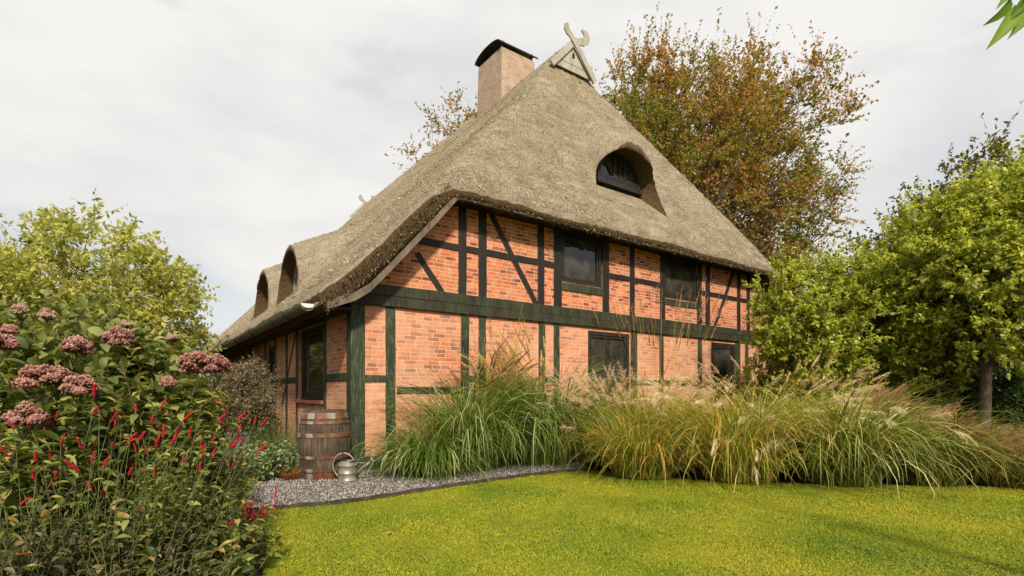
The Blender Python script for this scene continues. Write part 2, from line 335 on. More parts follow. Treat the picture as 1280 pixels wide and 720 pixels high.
# ------------------------------------------------------------------ ground
EDGE = [(-3.6, 4.75), (-3.0, 5.10), (-2.45, 5.33), (-1.74, 5.70), (-.98, 6.42), (0, 7.30), (.7, 7.80), (1.25, 8.05)]
def smooth_poly(P, n=8):
    out = []
    for i in range(len(P)-1):
        p0 = P[max(i-1, 0)]; p1 = P[i]; p2 = P[i+1]; p3 = P[min(i+2, len(P)-1)]
        for k in range(n):
            t = k/n
            out.append(tuple(.5*((2*p1[j]) + (-p0[j]+p2[j])*t + (2*p0[j]-5*p1[j]+4*p2[j]-p3[j])*t*t + (-p0[j]+3*p1[j]-3*p2[j]+p3[j])*t**3) for j in (0, 1)))
    out.append(P[-1]); return out
ES = smooth_poly(EDGE)
def edgeY(x):
    xs = [p[0] for p in ES]; ys = [p[1] for p in ES]; return np.interp(x, xs, ys)
BED = [(1.25, 8.05), (1.7, 7.7), (2.5, 7.15), (3.6, 6.9), (5, 6.75), (7, 6.65), (10, 6.7), (14, 7.4)]
LB = [(-1.35, 1.0), (-1.42, 2.6), (-1.62, 3.4), (-2.0, 4.3), (-2.40, 5.0), (-2.5, 5.31)]
MB().add([(-900, -300, 0), (900, -300, 0), (900, 1500, 0), (-900, 1500, 0)], [(0, 1, 2, 3)]).build('lawn', M['lawn']).__setitem__('kind', 'structure')
def sheet(name, poly, z, m):
    me = bpy.data.meshes.new(name); bm = bmesh.new(); f = bm.faces.new([bm.verts.new((x, y, z)) for x, y in poly]); bmesh.ops.triangulate(bm, faces=[f]); 
    bmesh.ops.recalc_face_normals(bm, faces=bm.faces)
    if bm.faces[:][0].normal.z < 0: bmesh.ops.reverse_faces(bm, faces=bm.faces)
    bm.to_mesh(me); bm.free(); o = link(name, me, m); o['kind'] = 'structure'; return o
sheet('flower_bed_soil', BED + [(14, 40), (-3, 40), (-3, 9), (1.25, 8.05)][:-1], .004, M['soil'])
sheet('border_soil', LB + [(-3.4, 5.0), (-12, 6.2), (-12, 1.0)], .006, M['soil'])
sheet('side_bed_soil', [(-12.5, 6.9), (-3.0, 7.6), (-2.6, 8.6), (-13, 22), (-30, 30), (-30, 7)], .009, M['soil'])
sheet('gravel_path', ES + [(1.0, 9.1), (-1.0, 8.6), (-2.2, 8.0), (-3.6, 7.6), (-6.5, 9.0), (-14, 16), (-14, 9.0), (-6.5, 6.0)], .012, M['gravel'])
e = MB()
for i in range(len(ES)-1):
    (x0, y0), (x1, y1) = ES[i], ES[i+1]; d = Vector((x1-x0, y1-y0)).normalized(); nx, ny = d.y*.012, -d.x*.012
    j = .006*math.sin(i*1.7)
    e.add([(x0+nx, y0+ny, 0), (x1+nx, y1+ny, 0), (x1-nx, y1-ny, 0), (x0-nx, y0-ny, 0), (x0+nx, y0+ny, .045+j), (x1+nx, y1+ny, .045+.006*math.sin(i*1.7+1.7)), (x1-nx, y1-ny, .045+.006*math.sin(i*1.7+1.7)), (x0-nx, y0-ny, .045+j)],
          [(0, 1, 5, 4), (2, 3, 7, 6), (4, 5, 6, 7)])
tag(e.build('path_edging', M['edging']), 'dark rusty metal edging strip between the gravel path and the lawn', 'edging')

def inpoly(x, y, poly):
    inside = np.zeros(len(x), bool); n = len(poly); j = n-1
    for i in range(n):
        xi, yi = poly[i]; xj, yj = poly[j]
        c = ((yi > y) != (yj > y)) & (x < (xj-xi)*(y-yi)/(yj-yi+1e-12)+xi); inside ^= c; j = i
    return inside

# lawn blades: short mown turf
def lawn_points(n, y0, y1):
    y = y0 + (y1-y0)*rng.random(n)**1.35; x = (rng.random(n)*2-1)*(y*1.02+.2)
    bedx = [p[0] for p in BED]; bedy = [p[1] for p in BED]
    lim = np.where(x < 1.25, edgeY(x)-.015, np.interp(x, bedx, bedy))
    lb = np.interp(y, [p[1] for p in LB], [p[0] for p in LB])
    k = (y < lim) & (x > lb); return x[k], y[k]
def ribbons(P, W, side, rnd, rr=None):      # P (n,k,3) W (n,k) side (n,3)
    n, k, _ = P.shape
    A = P - side[:, None, :]*W[..., None]/2; B = P + side[:, None, :]*W[..., None]/2
    V = np.stack([A, B], 2).reshape(n*k*2, 3)
    base = (np.arange(n)*k*2)[:, None] + (np.arange(k-1)*2)[None, :]
    F = np.stack([base, base+1, base+3, base+2], -1).reshape(-1, 4)
    return V, F, np.repeat(rnd, k*2)
x, y = lawn_points(420000, 2.2, 8.2); n = len(x)
az = rng.random(n)*2*np.pi; ln = rng.uniform(.004, .014, n)*(.7+.5*np.sin(x*3.1+y)*np.sin(y*4.3)+.2)
lean = rng.uniform(.3, 2.2, n); wd = .0022+.0006*y*rng.random(n)
dx, dy = np.cos(az), np.sin(az)
V = np.empty((n, 3, 3)); V[:, 0] = np.stack([x-dy*wd, y+dx*wd, np.zeros(n)], 1); V[:, 1] = np.stack([x+dy*wd, y-dx*wd, np.zeros(n)], 1)
V[:, 2] = np.stack([x+dx*ln*lean, y+dy*ln*lean, ln+.003], 1)
tag(npmesh('lawn_grass', V, np.arange(n*3).reshape(n, 3), M['blade'], rnd=np.repeat(rng.random(n)**1.3, 3)), 'short yellow green mossy lawn grass in front of the gravel path', 'grass', kind='stuff')

def leafbatch(P, D, Nn, Ln, Wd, tmpl='quad'):
    """P base, D direction, Nn approx normal, arrays; returns V,F"""
    n = len(P); D = D/np.linalg.norm(D, axis=1, keepdims=True); S = np.cross(D, Nn); S /= np.linalg.norm(S, axis=1, keepdims=True)+1e-9; U = np.cross(S, D)
    if tmpl == 'quad':
        T = np.array([(0, 0, 0), (.45, .5, .10), (1, 0, -.06), (.45, -.5, .10)]); Fq = np.array([(0, 1, 2, 3)])
    elif tmpl == 'leaf':
        T = []
        for a, ww, h in ((0, .04, 0), (.22, .40, .04), (.5, .5, .05), (.78, .30, 0), (1, .01, -.12)):
            T += [(a, -ww, h+.10*ww*2), (a, 0, h-.0), (a, ww, h+.10*ww*2)]
        T = np.array(T); Fq = []
        for i in range(4): Fq += [(3*i, 3*i+1, 3*i+4, 3*i+3), (3*i+1, 3*i+2, 3*i+5, 3*i+4)]
        Fq = np.array(Fq)
    k = len(T)
    V = P[:, None] + D[:, None]*(T[None, :, 0:1]*Ln[:, None, None]) + S[:, None]*(T[None, :, 1:2]*Wd[:, None, None]) + U[:, None]*(T[None, :, 2:3]*Ln[:, None, None])
    F = (np.arange(n)*k)[:, None, None] + Fq[None]
    return V.reshape(-1, 3), F.reshape(-1, 4), k
x, y = lawn_points(26000, 2.3, 7.9)
msk = (np.sin(x*2.3+1)*np.sin(y*3.1+x)+.35*rng.standard_normal(len(x))) > .45; x, y = x[msk], y[msk]; n = len(x)
az = rng.random(n)*6.28
V, F, k = leafbatch(np.stack([x, y, rng.uniform(.012, .03, n)], 1), np.stack([np.cos(az), np.sin(az), rng.uniform(-.1, .3, n)], 1), np.tile((0, 0, 1.), (n, 1)), rng.uniform(.012, .026, n), rng.uniform(.01, .02, n))
tag(npmesh('clover', V, F, M['clover'], rnd=np.repeat(rng.random(n), k)), 'pale clover leaves scattered through the lawn', 'clover', kind='stuff')

M['fallen'] = foliage('fallen_leaf', [(0, (.16, .07, .02)), (1, (.42, .20, .06))], .1)
for (xx, yy) in ((.7, 3.9), (1.75, 4.6), (2.0, 4.3), (3.3, 5.1), (2.6, 5.6), (-.4, 4.8), (1.1, 5.5), (4.3, 5.4), (-1.0, 4.4), (.2, 6.1)):
    az = rng.random()*6.28; V, F, k = leafbatch(np.array([[0, 0, .024]]), np.array([[math.cos(az), math.sin(az), .1]]), np.array([[.2, .1, 1.]]), np.array([.055]), np.array([.032]), 'leaf')
    o = npmesh('fallen_leaf', V, F, M['fallen'], rnd=np.full(len(V), rng.random())); o.location = (xx, yy, 0); tag(o, 'small dry brown leaf fallen on the lawn', 'leaf', 'fallen leaves on the lawn')
# gravel stones
GP = ES + [(1.1, 8.9), (-1.0, 8.3), (-2.2, 7.9), (-3.4, 7.5), (-6.0, 8.5), (-6.0, 5.9)]
n = 60000; x = rng.uniform(-5.5, 1.4, n); y = rng.uniform(4.8, 8.9, n); k_ = inpoly(x, y, GP) & (y > edgeY(x)+.03); x, y = x[k_], y[k_]; n = len(x)
O8 = np.array([(1, 0, 0), (-1, 0, 0), (0, 1, 0), (0, -1, 0), (0, 0, 1), (0, 0, -1.)]); F8 = np.array([(0, 2, 4), (2, 1, 4), (1, 3, 4), (3, 0, 4), (2, 0, 5), (1, 2, 5), (3, 1, 5), (0, 3, 5)])
sc = rng.uniform(.006, .015, (n, 1, 1))*rng.uniform(.6, 1.3, (n, 1, 3)); V = O8[None]*sc + rng.normal(0, .002, (n, 6, 3))
a = rng.random(n)*6.28; ca, sa = np.cos(a)[:, None], np.sin(a)[:, None]; X = V[..., 0]*ca-V[..., 1]*sa; Y = V[..., 0]*sa+V[..., 1]*ca
V = np.stack([X+x[:, None], Y+y[:, None], V[..., 2]+.014+rng.random(n)[:, None]*.008], -1)
tag(npmesh('gravel_stones', V, ((np.arange(n)*6)[:, None, None]+F8[None]).reshape(-1, 3), M['pebble'], rnd=np.repeat(rng.random(n), 6)), 'loose grey gravel chips covering the curved path', 'gravel', kind='stuff')

# ------------------------------------------------------------------ house
HX, HY = -2.44, 8.0; HR = math.atan2(.586, .810)
house = empty('farmhouse', (HX, HY, 0), HR, 'half-timbered red brick farmhouse with steep thatched roof behind the ornamental grasses', 'house')
U2 = (math.cos(HR), math.sin(HR)); V2 = (-U2[1], U2[0])
def s_at(px, t=0):        # gable position under an image column
    r = (px-640)/656; return ((r*(HY+V2[1]*t))-(HX+V2[0]*t))/(U2[0]-r*U2[1])
def z_at(px, py, t=0):
    s = s_at(px, t); return 1.2+(490-py)/656*(HY+U2[1]*s+V2[1]*t)
def t_at(px, s=0):
    r = (px-640)/656; return ((HX+U2[0]*s)-r*(HY+U2[1]*s))/(r*V2[1]-V2[0])
LW, LT = 13.05, 18.4
def wall_cells(mb, x0, x1, z0, z1, holes, fn):
    xs = sorted({x0, x1} | {h[i] for h in holes for i in (0, 1) if x0 < h[i] < x1}); zs = sorted({z0, z1} | {h[i] for h in holes for i in (2, 3) if z0 < h[i] < z1})
    for i in range(len(xs)-1):
        for j in range(len(zs)-1):
            cx, cz = (xs[i]+xs[i+1])/2, (zs[j]+zs[j+1])/2
            if any(h[0] < cx < h[1] and h[2] < cz < h[3] for h in holes): continue
            mb.add([fn(xs[i], zs[j]), fn(xs[i+1], zs[j]), fn(xs[i+1], zs[j+1]), fn(xs[i], zs[j+1])], [(0, 1, 2, 3)])
# openings on the gable: s0,s1,z0,z1
zw = lambda px, py: z_at(px, py)
W_up1 = (s_at(701), s_at(753), zw(727, 356), zw(727, 292))
W_up2 = (s_at(830), s_at(871), zw(850, 375), zw(850, 324))
W_lo1 = (s_at(735), s_at(787), .35, 2.48)
W_lo2 = (s_at(889), s_at(919), .95, 2.48)
ZB0, ZB1 = 2.55, 2.91
def verge(s): return 2.55+1.03*max(s, 0)+.25
mb = MB(); gf = lambda s, z: (s, 0, z)
holes = [W_up1, W_up2, W_lo1, W_lo2]
wall_cells(mb, 0, LW, .0, 2.9, holes, gf); wall_cells(mb, 2.0, LW-2.0, 2.9, 4.75, holes, gf)
mb.add([gf(0, 2.9), gf(2.0, 2.9), gf(2.0, 4.75)], [(0, 1, 2)]); mb.add([gf(LW-2, 2.9), gf(LW, 2.9), gf(LW-2, 4.75)], [(0, 1, 2)])
for h in holes:     # reveals
    s0, s1, z0, z1 = h
    mb.add([(s0, 0, z0), (s1, 0, z0), (s1, 0, z1), (s0, 0, z1), (s0, .2, z0), (s1, .2, z0), (s1, .2, z1), (s0, .2, z1)], [(0, 1, 5, 4), (1, 2, 6, 5), (2, 3, 7, 6), (3, 0, 4, 7)])
me = bpy.data.meshes.new('brick_wall'); me.from_pydata(mb.v, [], mb.f); link('brick_wall', me, M['brick_front'], house)
W_s1 = (t_at(405), t_at(373), 1.05, 2.42); W_s2 = (5.4, 6.3, .9, 2.3); W_s3 = (8.6, 9.6, 0.05, 2.2); W_s4 = (12, 13, .9, 2.2)
mb = MB(); sf = lambda t, z: (0, t, z); sh = [W_s1, W_s2, W_s3, W_s4]
wall_cells(mb, 0, LT, 0, 2.95, sh, sf)
for (t0, t1, z0, z1) in sh:
    mb.add([(0, t0, z0), (0, t1, z0), (0, t1, z1), (0, t0, z1), (.2, t0, z0), (.2, t1, z0), (.2, t1, z1), (.2, t0, z1)], [(0, 1, 5, 4), (1, 2, 6, 5), (2, 3, 7, 6), (3, 0, 4, 7)])
me = bpy.data.meshes.new('brick_wall'); me.from_pydata(mb.v, [], mb.f); link('brick_wall', me, M['brick_side'], house)
mb = MB(); mb.add([(LW, 0, 0), (LW, LT, 0), (LW, LT, 2.95), (LW, 0, 2.95)], [(0, 1, 2, 3)])
me = bpy.data.meshes.new('brick_wall'); me.from_pydata(mb.v, [], mb.f); link('brick_wall', me, M['brick_side'], house)
mb = MB(); mb.add([(0, LT, 0), (LW, LT, 0), (LW, LT, 2.9), (LW-2, LT, 4.75), (2, LT, 4.75), (0, LT, 2.9)], [(0, 1, 2, 3, 4, 5)])
me = bpy.data.meshes.new('brick_wall'); me.from_pydata(mb.v, [], mb.f); link('brick_wall', me, M['brick_front'], house)
MB().box(.25, LW-.25, .25, LT-.25, .0, 2.9).build('inner_wall', M['dark_soffit'], house)

TRN = random.Random(3)
def timber(name, p0, p1, w, plane='g', m='timber_up', proud=.018, depth=.10, jit=.006):
    """bar in the wall plane from p0 to p1 (s,z); slightly hand-hewn"""
    a = Vector(p0); b = Vector(p1); d = b-a; Lh = d.length; d.normalize(); nn = Vector((-d.y, d.x)); k = max(2, int(Lh/.28))
    vs = []; fs = []
    wl = 0
    for i in range(k+1):
        c = a+d*Lh*i/k; wl = .6*wl+TRN.uniform(-jit, jit); w1 = w/2+TRN.uniform(-jit, jit)*.6; w2 = w/2+TRN.uniform(-jit, jit)*.6
        q1 = c+nn*(w1+wl*.5); q2 = c-nn*(w2-wl*.5); c1 = c+nn*(w1+wl*.5-.008); c2 = c-nn*(w2-wl*.5-.008); pr = proud+TRN.uniform(-.002, .002)
        for (q, y) in ((q1, depth), (q1, -pr+.007), (c1, -pr), (c2, -pr), (q2, -pr+.007), (q2, depth)):
            vs.append((q.x, y, q.y) if plane == 'g' else (y, q.x, q.y))
    for i in range(k):
        for j in range(5): fs.append((i*6+j, i*6+j+1, (i+1)*6+j+1, (i+1)*6+j))
    fs.append(tuple(range(6))); fs.append(tuple(range(k*6, k*6+6)))
    return MB().add(vs, fs).build(name, M[m], house)
# corner and lower posts
def lowpost(a, b, m='timber_low', zt=2.6):
    s0, s1 = s_at(a), s_at(b); return timber('post', ((s0+s1)/2, 0), ((s0+s1)/2, zt), s1-s0, m=m)
MB().box(-.022, .20, -.022, .20, 0, 2.62).build('corner_post', M['timber_low'], house, bevel=.012)
for a, b in ((482, 494), (576, 586), (598, 607), (673, 681), (692, 699), (788, 796), (824, 829), (872, 877), (919, 925), (931, 935)): lowpost(a, b)
for k in range(2): lowpost(0, 0) if False else None
timber('post', (12.2, 0), (12.2, 2.6), .2); timber('post', (LW-.1, 0), (LW-.1, 2.6), .22)
# tie beams (two stacked)
timber('tie_beam', (-.06, 2.635), (LW+.05, 2.635), .165, m='timber_beam', proud=.060, jit=.004)
timber('tie_beam', (-.06, 2.81), (LW+.05, 2.81), .175, m='timber_beam', proud=.036, jit=.004)
timber('sill_beam', (0, .10), (LW, .10), .2, m='timber_low', proud=.024)
# lower rails
for a, b, ym, hh in ((455, 482, 473.5, 9), (496, 576, 488, 9), (586, 598, 474, 8), (681, 692, 474.5, 8), (796, 824, 478, 7), (829, 872, 479, 7), (925, 931, 481, 6)):
    z = z_at((a+b)/2, ym); s0, s1 = s_at(a), s_at(b); timber('rail', (s0, z), (s1, z), hh/656*(HY+U2[1]*(s0+s1)/2), m='timber_low', proud=.012)
# upper posts
for a, b in ((573, 583), (598, 608), (672, 680), (692, 702), (753, 761), (787, 793), (825, 831), (871, 877), (881.5, 887), (921, 925), (933, 937)):
    s0, s1 = s_at(a), s_at(b); timber('post', ((s0+s1)/2, 2.88), ((s0+s1)/2, 4.7), s1-s0)
ZR = z_at(680, 329.5)
for a, b in ((522, 573), (583, 598), (608, 672), (680, 692), (761, 787), (793, 825), (877, 881.5), (887, 921), (925, 933)):
    s0, s1 = s_at(a), s_at(b); timber('rail', (s0, ZR), (s1, ZR), .125, proud=.012)
timber('rail', (11.1, ZR), (12.1, ZR), .125, proud=.012)
def br(a, b, w):
    timber('brace', (s_at(a[0]), z_at(*a)), (s_at(b[0]), z_at(*b)), w, proud=.006)
br((611, 262), (672, 384), .125); br((521, 316), (556, 371), .115); br((918, 336), (891, 416), .12)
timber('window_rail', (W_up1[0], W_up1[2]-.09), (W_up1[1], W_up1[2]-.09), .16, m='timber_low', proud=.022)
timber('window_rail', (W_up2[0], W_up2[2]-.09), (W_up2[1], W_up2[2]-.09), .15, m='timber_low', proud=.022)
timber('window_rail', (W_lo2[0], W_lo2[2]-.08), (W_lo2[1], W_lo2[2]-.08), .14, m='timber_low', proud=.022)
timber('wall_plate', (1.55, 4.52), (LW-1.55, 4.52), .22, m='timber_up', proud=.05)
timber('verge_rafter', (-.12, 2.88), (1.95, 4.72), .2, m='timber_brown', proud=.03)
timber('verge_rafter', (LW+.12, 2.88), (LW-1.95, 4.72), .2, m='timber_brown', proud=.03)
# long side timbers
def st(n, t0, t1, z0, z1, m='timber_low', **k): return timber(n, ((t0+t1)/2, z0), ((t0+t1)/2, z1), t1-t0, 's', m, **k)
for c in (t_at(405)-.08, t_at(373)+.09, 4.15, 5.25, 6.42, 8.5, 9.7, 11.9, 13.1, 15, 16.8): st('post', c-.07, c+.07, 0, 2.7)
for t0, t1 in ((.2, t_at(405)-.15), (t_at(373)+.16, 4.08), (4.22, 5.18), (6.49, 8.43), (9.77, 11.8)): timber('rail', (t0, 1.44), (t1, 1.44), .13, 's', 'timber_low', proud=.012)
timber('brace', (3.45, 2.35), (4.6, .9), .10, 's', 'timber_low', proud=.006)
timber('wall_plate', (-.02, 2.60), (LT, 2.60), .2, 's', 'timber_up', proud=.04)
MB().box(-.06, .1, W_s1[0]-.02, W_s1[1]+.02, .985, 1.05).build('window_sill', M['tile'], house, bevel=.008)

def window(s0, s1, z0, z1, plane='g', cas=1, rec=.06, mf='frame', ms=None, name='window'):
    fn = (lambda p, y: (p[0], y, p[1])) if plane == 'g' else (lambda p, y: (y, p[0], p[1]))
    fr = MB()
    def bar(mbb, a0, a1, b0, b1, y0, y1): mbb.prism([(a0, b0), (a1, b0), (a1, b1), (a0, b1)], lambda p: fn(p, y0), lambda p: fn(p, y1))
    ow = .075
    bar(fr, s0, s0+ow, z0, z1, rec, rec+.08); bar(fr, s1-ow, s1, z0, z1, rec, rec+.08); bar(fr, s0+ow, s1-ow, z1-ow, z1, rec, rec+.08); bar(fr, s0+ow, s1-ow, z0, z0+ow, rec, rec+.08)
    f = fr.build(name, M[mf], house, bevel=.004)
    w0, w1 = s0+ow, s1-ow; cw = (w1-w0)/cas; sa = MB()
    for i in range(cas):
        a, b = w0+i*cw+.006, w0+(i+1)*cw-.006; q = .05; g = .006
        bar(sa, a, a+q, z0+ow+g, z1-ow-g, rec+.014, rec+.07); bar(sa, b-q, b, z0+ow+g, z1-ow-g, rec+.014, rec+.07)
        bar(sa, a+q, b-q, z1-ow-q-g, z1-ow-g, rec+.014, rec+.07); bar(sa, a+q, b-q, z0+ow+g, z0+ow+q+g, rec+.014, rec+.07)
    sa.build('sash', M[ms or mf], f, bevel=.006)
    gl = MB(); bar(gl, w0, w1, z0+ow, z1-ow, rec+.045, rec+.055); gl.build('pane', M['glass'], f)
    bk = MB(); 
    return f
window(*W_up1, rec=.02); window(*W_up2, rec=.02); window(*W_lo1, cas=2, rec=.015); window(*W_lo2, rec=.015)
window(*W_s1, plane='s', cas=1); window(*W_s2, plane='s'); window(*W_s3, plane='s'); window(*W_s4, plane='s')

# ---------------- roof: a thick thatch shell over the plan, with three eyebrow dormers
SC = 6.5; T0, T1 = -.5, 18.95; S0, S1 = -.62, 13.62
def zmain(s):
    d = np.minimum(s-S0, S1-s); f = (lambda q: 4.2+1.09*((q+S0)-.9)+.17*np.exp(-q/.45))
    return f(d)
def smin(a, b, k): h = np.clip(.5+.5*(b-a)/k, 0, 1); return b*(1-h)+a*h-k*h*(1-h)
TR = 2.2
def ztop(s, t):
    a = 4.2+1.09*((s-S0)+S0-.9)+.17*np.exp(-np.maximum(s-S0, 0)/.45); b = 4.2+1.09*((S1-s)+S0-.9)+.17*np.exp(-np.maximum(S1-s, 0)/.45)
    zm = smin(a, b, .14)
    zh = 4.83+1.70*(t-T0)-.22*np.exp(-((t-T0)/.55)); zf = 4.8+2.6*(T1-t)
    z = np.where(t < TR, smin(zm, zh, .42), zm); z = smin(z, zf, .25)
    # eyebrow on the hip
    ds = s-6.22; lip = -.17
    hood = 6.64+.95*(t-lip)-1.18*np.abs(ds)**2.2; z = np.where((t >= lip) & (t < TR-.1), np.maximum(z, hood), z)
    for tc_ in (3.95, 6.75):
        dt = t-tc_; lp = -.02; hood = 4.32+.50*(s-lp)-.98*np.abs(dt)**2.3; z = np.where((s >= lp) & (s < 4), np.maximum(z, hood), z)
    # raised ridge roll
    z = z+.07*np.exp(-(np.abs(s-SC)/.42)**6)*(t > 6.1)*(t < T1-1.9)
    return z
def _soft(d): return np.where(d > 0, d, 0)
ss = np.concatenate([np.arange(S0, .2, .05), np.arange(.2, S1, .075), [S1]])
tt = np.concatenate([np.arange(T0, 3.2, .06), np.arange(3.2, 8.2, .075), np.arange(8.2, T1, .13), [T1]])
SS, TT = np.meshgrid(ss, tt, indexing='ij')
Z = ztop(SS, TT)
# lumpy surface
def vnoise(a, b, seed):
    r = np.random.default_rng(seed); out = 0
    for i in range(14):
        f = r.uniform(.8, 6.5); th = r.random()*6.28; out = out+np.sin(f*(a*np.cos(th)+b*np.sin(th))+r.random()*6.28)/f**.7
    return out
Z = Z+.012*vnoise(SS, TT, 4)+rng.normal(0, .010, Z.shape)
# rounded outer lip
dE = np.minimum.reduce([SS-S0, S1-SS, TT-T0, T1-TT]); Z = Z-.13*np.exp(-(dE/.10)**1.2)
thick = .50-.13*np.exp(-np.maximum(np.minimum(SS-S0, S1-SS), 0)/.3)
ZBt = ztop(np.clip(SS, S0, S1), TT)*0+np.minimum(Z, ztop(SS, TT))-thick
def zb_plain(s, t):
    a = 4.2+1.09*(s-.9)+.17*np.exp(-np.maximum(s-S0, 0)/.45); b = 4.2+1.09*((S1-s)+S0-.9)+.17*np.exp(-np.maximum(S1-s, 0)/.45)
    return np.minimum(np.minimum(a, b), np.minimum(4.83+1.7*(t-T0), 4.8+2.6*(T1-t)))
ZBt = zb_plain(SS, TT)-thick+.02*rng.normal(0, 1, Z.shape)*(dE < .01)
ns, ntt = SS.shape
IN = .10
Sb = np.clip(SS, S0+IN, S1-IN); Tb = np.clip(TT, T0+IN, T1-IN)
Sb = S0+IN+(SS-S0)*((S1-S0-2*IN)/(S1-S0)); Tb = T0+IN+(TT-T0)*((T1-T0-2*IN)/(T1-T0))
Vt = np.stack([SS+rng.normal(0, .006, SS.shape), TT+rng.normal(0, .006, SS.shape), Z], -1).reshape(-1, 3); Vb = np.stack([Sb, Tb, ZBt], -1).reshape(-1, 3)
idx = np.arange(ns*ntt).reshape(ns, ntt); q = np.stack([idx[:-1, :-1], idx[1:, :-1], idx[1:, 1:], idx[:-1, 1:]], -1).reshape(-1, 4)
nb = ns*ntt; Fb = q[:, ::-1]+nb
rim = list(idx[:, 0])+list(idx[-1, 1:])+list(idx[::-1, -1][1:])+list(idx[0, ::-1][1:-1]); rim = np.array(rim); r2_ = np.roll(rim, -1)
Fs = np.stack([rim, rim+nb, r2_+nb, r2_], -1)
roof = npmesh('thatched_roof', np.concatenate([Vt, Vb]), np.concatenate([q, Fb, Fs]), M['thatch'], None)
bm = bmesh.new(); bm.from_mesh(roof.data); bmesh.ops.recalc_face_normals(bm, faces=bm.faces); bm.to_mesh(roof.data); bm.free()
def arch_pts(hw, h, n=20, pw=2.3):
    return [(hw*math.cos(math.pi*i/n), h*abs(math.sin(math.pi*i/n))**(2/pw)) if True else 0 for i in range(n+1)]
def cutter(front, fz, back, bz, hwF, hF, hwB, hB, c, axis):
    a = arch_pts(hwF, hF); b = arch_pts(hwB, hB); mb = MB()
    if axis == 't': A = [(c+x, front, fz+z) for x, z in a]; B = [(c+x, back, bz+z) for x, z in b]
    else: A = [(front, c+x, fz+z) for x, z in a]; B = [(back, c+x, bz+z) for x, z in b]
    n = len(A); mb.add(A+B, [tuple(range(n)), tuple(range(n, 2*n))[::-1]]+[(i, (i+1) % n, n+(i+1) % n, n+i) for i in range(n)])
    o = mb.build('cut', None); return o
cuts = [cutter(-1.6, 3.84, .42, 5.84, 1.95, 2.42, .74, .76, 6.18, 't')] + [cutter(-1.2, 2.55, .40, 3.40, 1.12, 1.58, .76, .80, c, 's') for c in (3.95, 6.75)]
for c in cuts:
    md = roof.modifiers.new('b', 'BOOLEAN'); md.object = c; md.operation = 'DIFFERENCE'; md.solver = 'EXACT'
dg = bpy.context.evaluated_depsgraph_get(); me2 = bpy.data.meshes.new_from_object(roof.evaluated_get(dg))
roof.modifiers.clear(); roof.data = me2
if not me2.materials: me2.materials.append(M['thatch'])
for c in cuts: bpy.data.objects.remove(c)
roof.parent = house
# loose reed ends over the surface
n = 150000; s = rng.uniform(S0, S1, n); t = rng.uniform(T0, T1, n); kk = (s < 8.5) | (t < 3.5); s, t = s[kk], t[kk]
kk = (t < 4) | (rng.random(len(s)) < .6); s, t = s[kk], t[kk]; n = len(s)
for c_, l_, ax in ((6.22, -.2, 't'), (3.95, -.1, 's'), (6.75, -.1, 's')):
    if ax == 't': kk = ~((np.abs(s-c_) < 1.1) & (t < .75))
    else: kk = ~((np.abs(t-c_) < 1.0) & (s < 1.0))
    s, t = s[kk], t[kk]
n = len(s); e_ = .03; z = ztop(s, t); gx = (ztop(s+e_, t)-z)/e_; gy = (ztop(s, t+e_)-z)/e_; kk = (np.abs(gx) < 3) & (np.abs(gy) < 3); s, t, z, gx, gy = s[kk], t[kk], z[kk], gx[kk], gy[kk]; n = len(s)
nrm = np.stack([-gx, -gy, np.ones(n)], 1); nrm /= np.linalg.norm(nrm, axis=1, keepdims=True)
down = np.stack([-gx, -gy, -(gx**2+gy**2)], 1); down /= np.linalg.norm(down, axis=1, keepdims=True)+1e-6
D = down*.8+nrm*rng.uniform(.2, .9, (n, 1))+rng.normal(0, .3, (n, 3)); D /= np.linalg.norm(D, axis=1, keepdims=True)
P0 = np.stack([s, t, z], 1)-nrm*.015; ln = rng.uniform(.025, .075, n); S_ = np.cross(D, nrm); S_ /= np.linalg.norm(S_, axis=1, keepdims=True)+1e-6; wd = .006
V = np.stack([P0-S_*wd, P0+S_*wd, P0+D*ln[:, None]+S_*wd*.6, P0+D*ln[:, None]-S_*wd*.6], 1)
M['reed'] = foliage('loose_reed', [(0, (.14, .11, .075)), (.5, (.43, .37, .28)), (1, (.64, .57, .45))], .1, rough=.9)
o = npmesh('loose_reed', V, np.arange(n*4).reshape(n, 4), M['reed'], roof, rnd=np.repeat(rng.random(n), 4)); o['kind'] = 'stuff'
M['reed_dark'] = foliage('weathered_reed_ends', [(0, (.05, .036, .022)), (.6, (.16, .12, .07)), (1, (.36, .30, .19))], .05, rough=.9)
# ragged fringe at the lower edges
def fringe(pts, out):
    P = []; Dn = []
    for (p, q) in zip(pts[:-1], pts[1:]):
        p = np.array(p); q = np.array(q); m_ = int(np.linalg.norm(q-p)*220)
        u = rng.random((m_, 1)); P.append(p+(q-p)*u+rng.normal(0, .022, (m_, 3)))
    P = np.concatenate(P); n = len(P); D = np.array(out)[None]+rng.normal(0, .35, (n, 3)); D /= np.linalg.norm(D, axis=1, keepdims=True)
    S_ = np.cross(D, rng.normal(0, 1, (n, 3))); S_ /= np.linalg.norm(S_, axis=1, keepdims=True); l = rng.uniform(.02, .055, n)[:, None]
    return np.stack([P-S_*.006, P+S_*.006, P+D*l+S_*.003, P+D*l-S_*.003], 1)
def zv(s): return float(zb_plain(np.array(s), np.array(3.0)))
vp = [(s_, T0+.06, zv(s_)-.44) for s_ in np.linspace(S0+.1, 1.45, 14)]
fr = [fringe([(1.4, T0+.07, 4.42), (11.6, T0+.07, 4.42)], (0, -.5, -.8)), fringe([(S0+.06, T0, 2.47), (S0+.06, T1, 2.47)], (-.6, 0, -.7)), fringe(vp, (-.3, -.7, -.6)), fringe([(p[0], p[1]-.05, p[2]+.2) for p in vp], (-.5, -.8, -.1))]
V = np.concatenate(fr); n = len(V)
